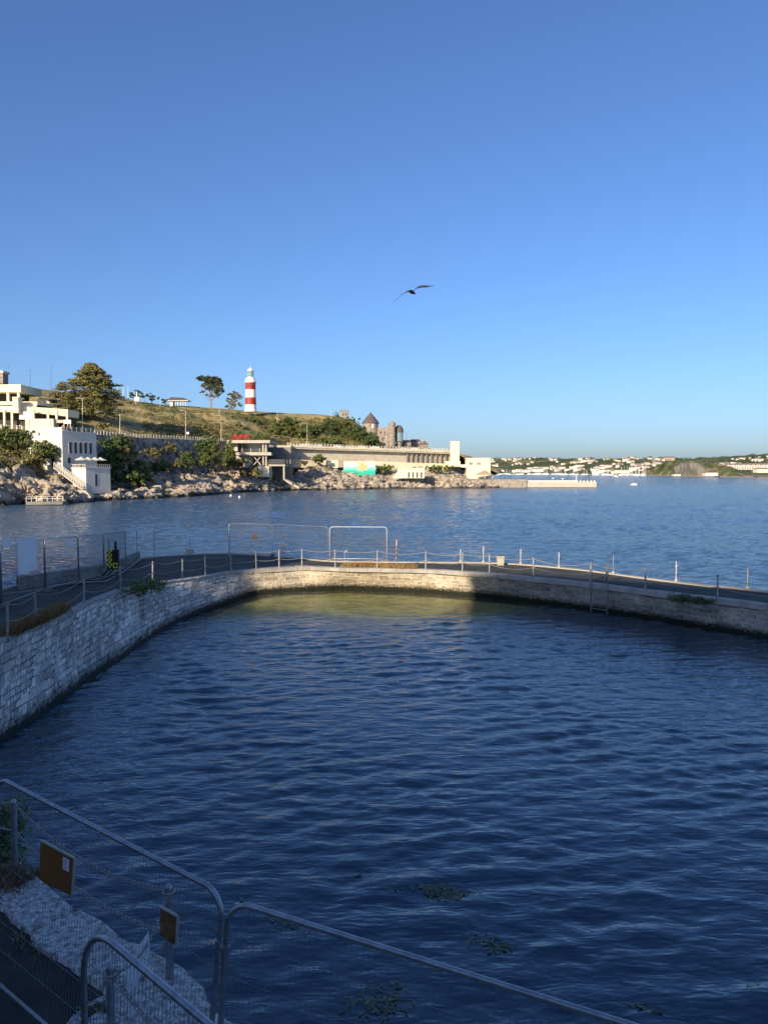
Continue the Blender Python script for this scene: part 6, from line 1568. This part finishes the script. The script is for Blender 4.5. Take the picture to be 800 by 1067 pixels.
loft('far_hills', [470+k*2 for k in range(365)], 50, far_fn, M['far_green'], smooth=True)
# quarry headland: nearer green hill with a pale cliff
def quarry_fn(px, v):
    pts_x = [655, 668, 680, 690, 703, 712, 722, 735, 745, 756, 766, 778]; tops = [495, 490, 486, 482.3, 480.5, 480, 480.4, 480.8, 482, 484.5, 489, 497]
    Y0 = itp(px, FXs, FYs)-60; tp = itp(px, pts_x, tops)
    zt = PD(400, tp, Y0+90).z
    if v < .1: return Vector((Xof(px, Y0), Y0-8, SEA-2))
    f = (v-.1)/.9; cliff = min(1, max(0, (px-699)/6))*min(1, max(0, (742-px)/8))
    if v < .7:
        g_ = (v-.1)/.6; z = SEA+(zt-SEA)*(g_**(.8-.5*cliff)); Y = Y0+90*g_; p = Vector((Xof(px, Y), Y, z)); p.z += noise.fractal(p*.05, 1, 2, 4)*2*g_; return p
    g_ = (v-.7)/.3; return Vector((Xof(px, Y0+90+200*g_), Y0+90+200*g_, zt*(1-g_)-2*g_))
loft('quarry_headland', [655+k*1.5 for k in range(83)], 26, quarry_fn, M['far_brown'])
# rock face of the quarry
mb = MB(); cl = []
for i in range(34):
    px = 703+i; Y = itp(px, FXs, FYs)-62
    for k in range(9):
        z = SEA+1+(PD(400, 482.6+noise.noise(Vector((px*.35, 0, 9)))*1.5+max(0, abs(i-16)-9)*.7, Y+10).z-SEA)*k/8*.97; p = Vector((Xof(px, Y), Y-4+noise.noise(Vector((px*.4, k*.3, 0)))*7+k*1.6, z)); mb.v.append(tuple(p))
for i in range(33):
    for k in range(8): mb.f.append((i*9+k, (i+1)*9+k, (i+1)*9+k+1, i*9+k+1)); mb.mi.append(0)
M['quarry'] = mat('quarry_face', (.4, .33, .26), (.2, .19, .12), .06, .95, contrast=(.4, .6), detail=8); struct(mb, 'quarry_cliff', M['quarry'])
mb = MB()   # tidal foreshore strip
for i in range(110):
    px = 560+i*4; Y = itp(px, FXs, FYs); mb.v += [(Xof(px, Y-70), Y-75, SEA-.6), (Xof(px, Y-60), Y-60, SEA+1.6+noise.noise(Vector((px*.2, 0, 0)))), (Xof(px, Y+30), Y+30, SEA+3)]
for i in range(109):
    for k in range(2): mb.f.append((i*3+k, (i+1)*3+k, (i+1)*3+k+1, i*3+k+1)); mb.mi.append(0)
struct(mb, 'far_foreshore', M['far_shore'])
def hmesh(name, w_, d_, h_, rf, wm, rm):
    mb = MB(); mb.box(-w_, w_, -d_, d_, -6, h_, 0); mb.add([(-w_-.3, -d_-.3, h_), (w_+.3, -d_-.3, h_), (w_+.3, d_+.3, h_), (-w_-.3, d_+.3, h_), (-w_, 0, h_+rf), (w_, 0, h_+rf)], [(0, 1, 5, 4), (1, 2, 5), (2, 3, 4, 5), (3, 0, 4)], 1)
    me = mb.build('tmp', [wm, rm], None); m_ = me.data; bpy.data.objects.remove(me); return m_
wallw = mat('far_white_house', (.75, .72, .66), (.55, .5, .43), .03, .8); wallc = mat('far_cream_house', (.6, .52, .4), (.45, .4, .32), .03, .8)
HM = [hmesh('h', 5, 4, 5.5, 3, wallw, M['roof_far']), hmesh('h', 12, 5, 6, 3.2, wallw, M['roof_far']), hmesh('h', 7, 5, 7, 3, wallc, M['slate']), hmesh('h', 16, 6, 7, .4, wallw, M['concrete'])]
g = random.Random(21); cnt = 0; tries = 0
while cnt < 290 and tries < 6000:
    tries += 1
    if g.random() < .8: px = g.uniform(505, 690); v = .06+abs(g.gauss(0, .28)) if g.random() < .7 else g.uniform(.5, .84)
    else: px = g.uniform(745, 860); v = g.uniform(.12, .5)
    if v > .84: continue
    if noise.noise(Vector((px*.05, v*7, 1))) < -.08: continue
    p = far_fn(px, v); o = bpy.data.objects.new('far_house', HM[g.choice((0, 0, 1, 1, 2, 3) if v < .3 else (0, 0, 1, 2))]); COL.objects.link(o); o.location = p+Vector((0, 0, 1)); sc_ = g.uniform(.6, 1.05)*(1 if px < 700 else .7); o.scale = (sc_,)*3
    o.rotation_euler[2] = g.uniform(-.5, .5); cnt += 1
    tag(o, 'tiny pale house among many on the far shore across the bay', 'house', 'houses on the far shore')
for k in range(17):
    px = 757+k*2.7; p = PD(px, 487-(k % 2)*.3, itp(px, FXs, FYs)+150); o = bpy.data.objects.new('terrace_house', HM[0]); COL.objects.link(o); o.location = p; o.scale = (.8, .8, .8); tag(o, 'small white terraced house in the row right of the quarry', 'house', 'white terrace right of the quarry')
def fbox(name, q, mt, label, cat='building'):
    mb = MB(); boxpx(mb, *q); a = PD(q[0]-.2, q[2], q[4]-1); b = PD(q[1]+.2, q[2], q[4]-1); t0, t1 = PD(q[0]+.5, q[2]-.9, q[4]+q[5]/2), PD(q[1]-.5, q[2]-.9, q[4]+q[5]/2); o_ = Vector((0, q[5]+2, 0))
    mb.cur = 1; mb.add([a, b, b+o_, a+o_, t0, t1], [(0, 1, 5, 4), (1, 2, 5), (2, 3, 4, 5), (3, 0, 4)]); return solo(mb, name, [M[mt], M['roof_far']], label, cat)
fbox('white_shed', (735, 748, 492.3, 496, 1240, 14), 'white', 'white long shed on the shore at the right of the quarry cliff')
fbox('white_shed', (702, 709, 494, 496, 1400, 12), 'white', 'small white boathouse at the foot of the quarry cliff')
fbox('cream_block', (789, 804, 488.5, 492.5, 1080, 14), 'cream', 'cream building on the shore at the right edge of the photo')
fbox('hilltop_block', (691, 703, 476.6, 481, 2600, 30), 'sand_roof', 'large beige block standing on the far skyline behind the quarry')
fbox('marina_shed', (640, 656, 490, 493, 1950, 20), 'cream', 'long pale boat shed on the far marina waterfront')
fbox('marina_shed', (555, 566, 488.5, 491.6, 2600, 20), 'white', 'white marina building far away above the pier')
# far trees
lv = MB(); g = random.Random(31)
for _ in range(520):
    px = g.uniform(480, 880); v = g.uniform(.1, .86); p = far_fn(px, v)
    if noise.noise(Vector((px*.04, v*5, 5))) < .0 and v < .8: continue
    w_ = g.uniform(7, 22); lv.leaves(p+Vector((0, 0, 2)), (w_*1.5, w_, g.uniform(3, 6)), 26, 2.8, .8, g)
for _ in range(60):
    px = g.uniform(668, 766); v = g.uniform(.3, .8); p = quarry_fn(px, v)
    if 702 < px < 736 and v < .65: continue
    lv.leaves(p, (9, 6, 3), 24, 1.8, .8, g)
o = lv.build('far_woods', mat('far_wood_leaves', (.035, .055, .02), (.07, .09, .03), .01, .9, leaf=True), None); o['kind'] = 'stuff'; tag(o, 'dark green woods and hedges on the far shore hills', 'woods')
# boats
def yacht_mesh():
    mb = MB(); n = 9; vs = []
    for i in range(n):
        t = i/(n-1); x = -5+10*t; w_ = 1.5*math.sin(math.pi*min(1, .22+.78*(1-t)))**.7*(1 if t < .98 else .1); vs += [(x, -w_, 1.1+.3*t), (x, -w_*.5, -.3), (x, w_*.5, -.3), (x, w_, 1.1+.3*t)]
    fs = [(i*4+j, (i+1)*4+j, (i+1)*4+(j+1) % 4, i*4+(j+1) % 4) for i in range(n-1) for j in range(4)]+[(0, 1, 2, 3), ((n-1)*4+3, (n-1)*4+2, (n-1)*4+1, (n-1)*4)]
    mb.add(vs, fs); mb.box(-2, 1.5, -.8, .8, 1.1, 1.9); mb.tube([(.8, 0, 1), (.8, 0, 14)], [.16, .1], 5); mb.tube([(.8, 0, 2.6), (-4, 0, 2.6)], .16, 5)
    o = mb.build('tmp', M['boat']); m_ = o.data; bpy.data.objects.remove(o); return m_
ym = yacht_mesh(); g = random.Random(4)
for k in range(130):
    px = g.uniform(512, 672); Y = itp(px, FXs, FYs)-g.uniform(40, 420)*(1 if px < 600 else .5); o = bpy.data.objects.new('yacht', ym); COL.objects.link(o); o.location = (Xof(px, Y), Y, SEA+.2); o.rotation_euler[2] = g.uniform(-.8, .8)+(math.pi if g.random() < .5 else 0); s_ = g.uniform(1, 1.7); o.scale = (s_,)*3
    tag(o, 'tiny white yacht moored with others off the far shore', 'yacht', 'yachts moored off the far shore')
def motorboat(px, py, L_, label):
    p = P(px, py, SEA); mb = MB(Matrix.Translation(p)); s_ = L_/8
    vs = []
    for i in range(7): t = i/6; w_ = 1.2*s_*(1-t**3); vs += [(-4*s_+8*s_*t, -w_, 1.0*s_+.5*t), (-4*s_+8*s_*t, 0, -.3), (-4*s_+8*s_*t, w_, 1.0*s_+.5*t)]
    mb.add(vs, [(i*3+j, (i+1)*3+j, (i+1)*3+(j+1) % 3, i*3+(j+1) % 3) for i in range(6) for j in range(3)]+[(0, 1, 2)])
    mb.box(-1.8*s_, 1.2*s_, -.8*s_, .8*s_, s_*.9, 2.2*s_); solo(mb, 'motorboat', M['boat'], label, 'boat')
motorboat(641, 496.6, 9, 'small white motorboat out on the bay right of the pier end')
motorboat(660, 505.5, 4, 'tiny white boat on open water nearest to the pier end')
for k, (px, py) in enumerate(((586, 499.3), (576, 498.8))):
    p = P(px, py, SEA); mb = MB(); mb.ell(p+Vector((0, 0, .4)), (.9, .9, .8)); solo(mb, 'buoy', M['lh_white'], '%s white buoy in the water behind the pier' % ('right', 'left')[k], 'buoy')

# ------------------------------------------------------------------ unseen buildings behind the camera side, added and sized to shade the pool
def shade_building(a, d, length, depth, z, label, pitched=True, ridge=2.5):
    # a: front corner, d: direction along the front
    a = Vector(a); d = Vector(d).normalized(); ang = math.atan2(d.y, d.x); Mx = Matrix.Translation((a.x, a.y, 0)) @ Matrix.Rotation(ang, 4, 'Z')
    rt = thing('shade_blocker_building', label, 'building', (a.x, a.y, 1.25))
    mb = MB(Mx); mb.box(0, length, -depth, 0, -2, z); mb.build('wall', M['blocker_wall'], rt)
    mb = MB(Mx); mb.add([(-.3, -depth-.3, z), (length+.3, -depth-.3, z), (length+.3, .3, z), (-.3, .3, z), (2.2, -depth/2, z+ridge), (length-2.2, -depth/2, z+ridge)], [(0, 1, 5, 4), (1, 2, 5), (2, 3, 4, 5), (3, 0, 4), (3, 2, 1, 0)]); mb.build('roof', M['slate'], rt)
    for st_ in range(3):
        for k in range(int(length/4)):
            x_ = 1.5+k*4; z_ = 3+st_*4.2
            if z_+2.2 > z: continue
            mb = MB(Mx); mb.box(x_, x_+1.3, -.03, .05, z_, z_+2); w_ = mb.build('window', M['white'], rt); mb = MB(Mx); mb.box(x_+.12, x_+1.18, .055, .07, z_+.12, z_+1.88); mb.build('pane', M['glass_dark'], w_)
shade_building((-23.7, -12.2, 0), (.88, -.48, 0), 55, 11, 22.6, 'long pale blocker building added outside the photo behind the pool, casting the near shade')
shade_building((-33.3, -7.0, 0), (.88, -.48, 0), 10.85, 10, 18.8, 'lower pale shade blocker building added outside the photo in the gap between two taller ones', ridge=.2)
shade_building((-63.5, 9.5, 0), (.88, -.48, 0), 34.2, 10, 23.6, 'pale blocker building added outside the photo left of the pool, casting the left shade')
mb = MB(); mb.prism([(-140, -60), (-20, -60), (-20, -16), (-16.5, 5), (-16.3, 15), (-30, 20), (-44, 34), (-55, 60), (-140, 60)], -3, 1.2); struct(mb, 'ground', M['asphalt'])
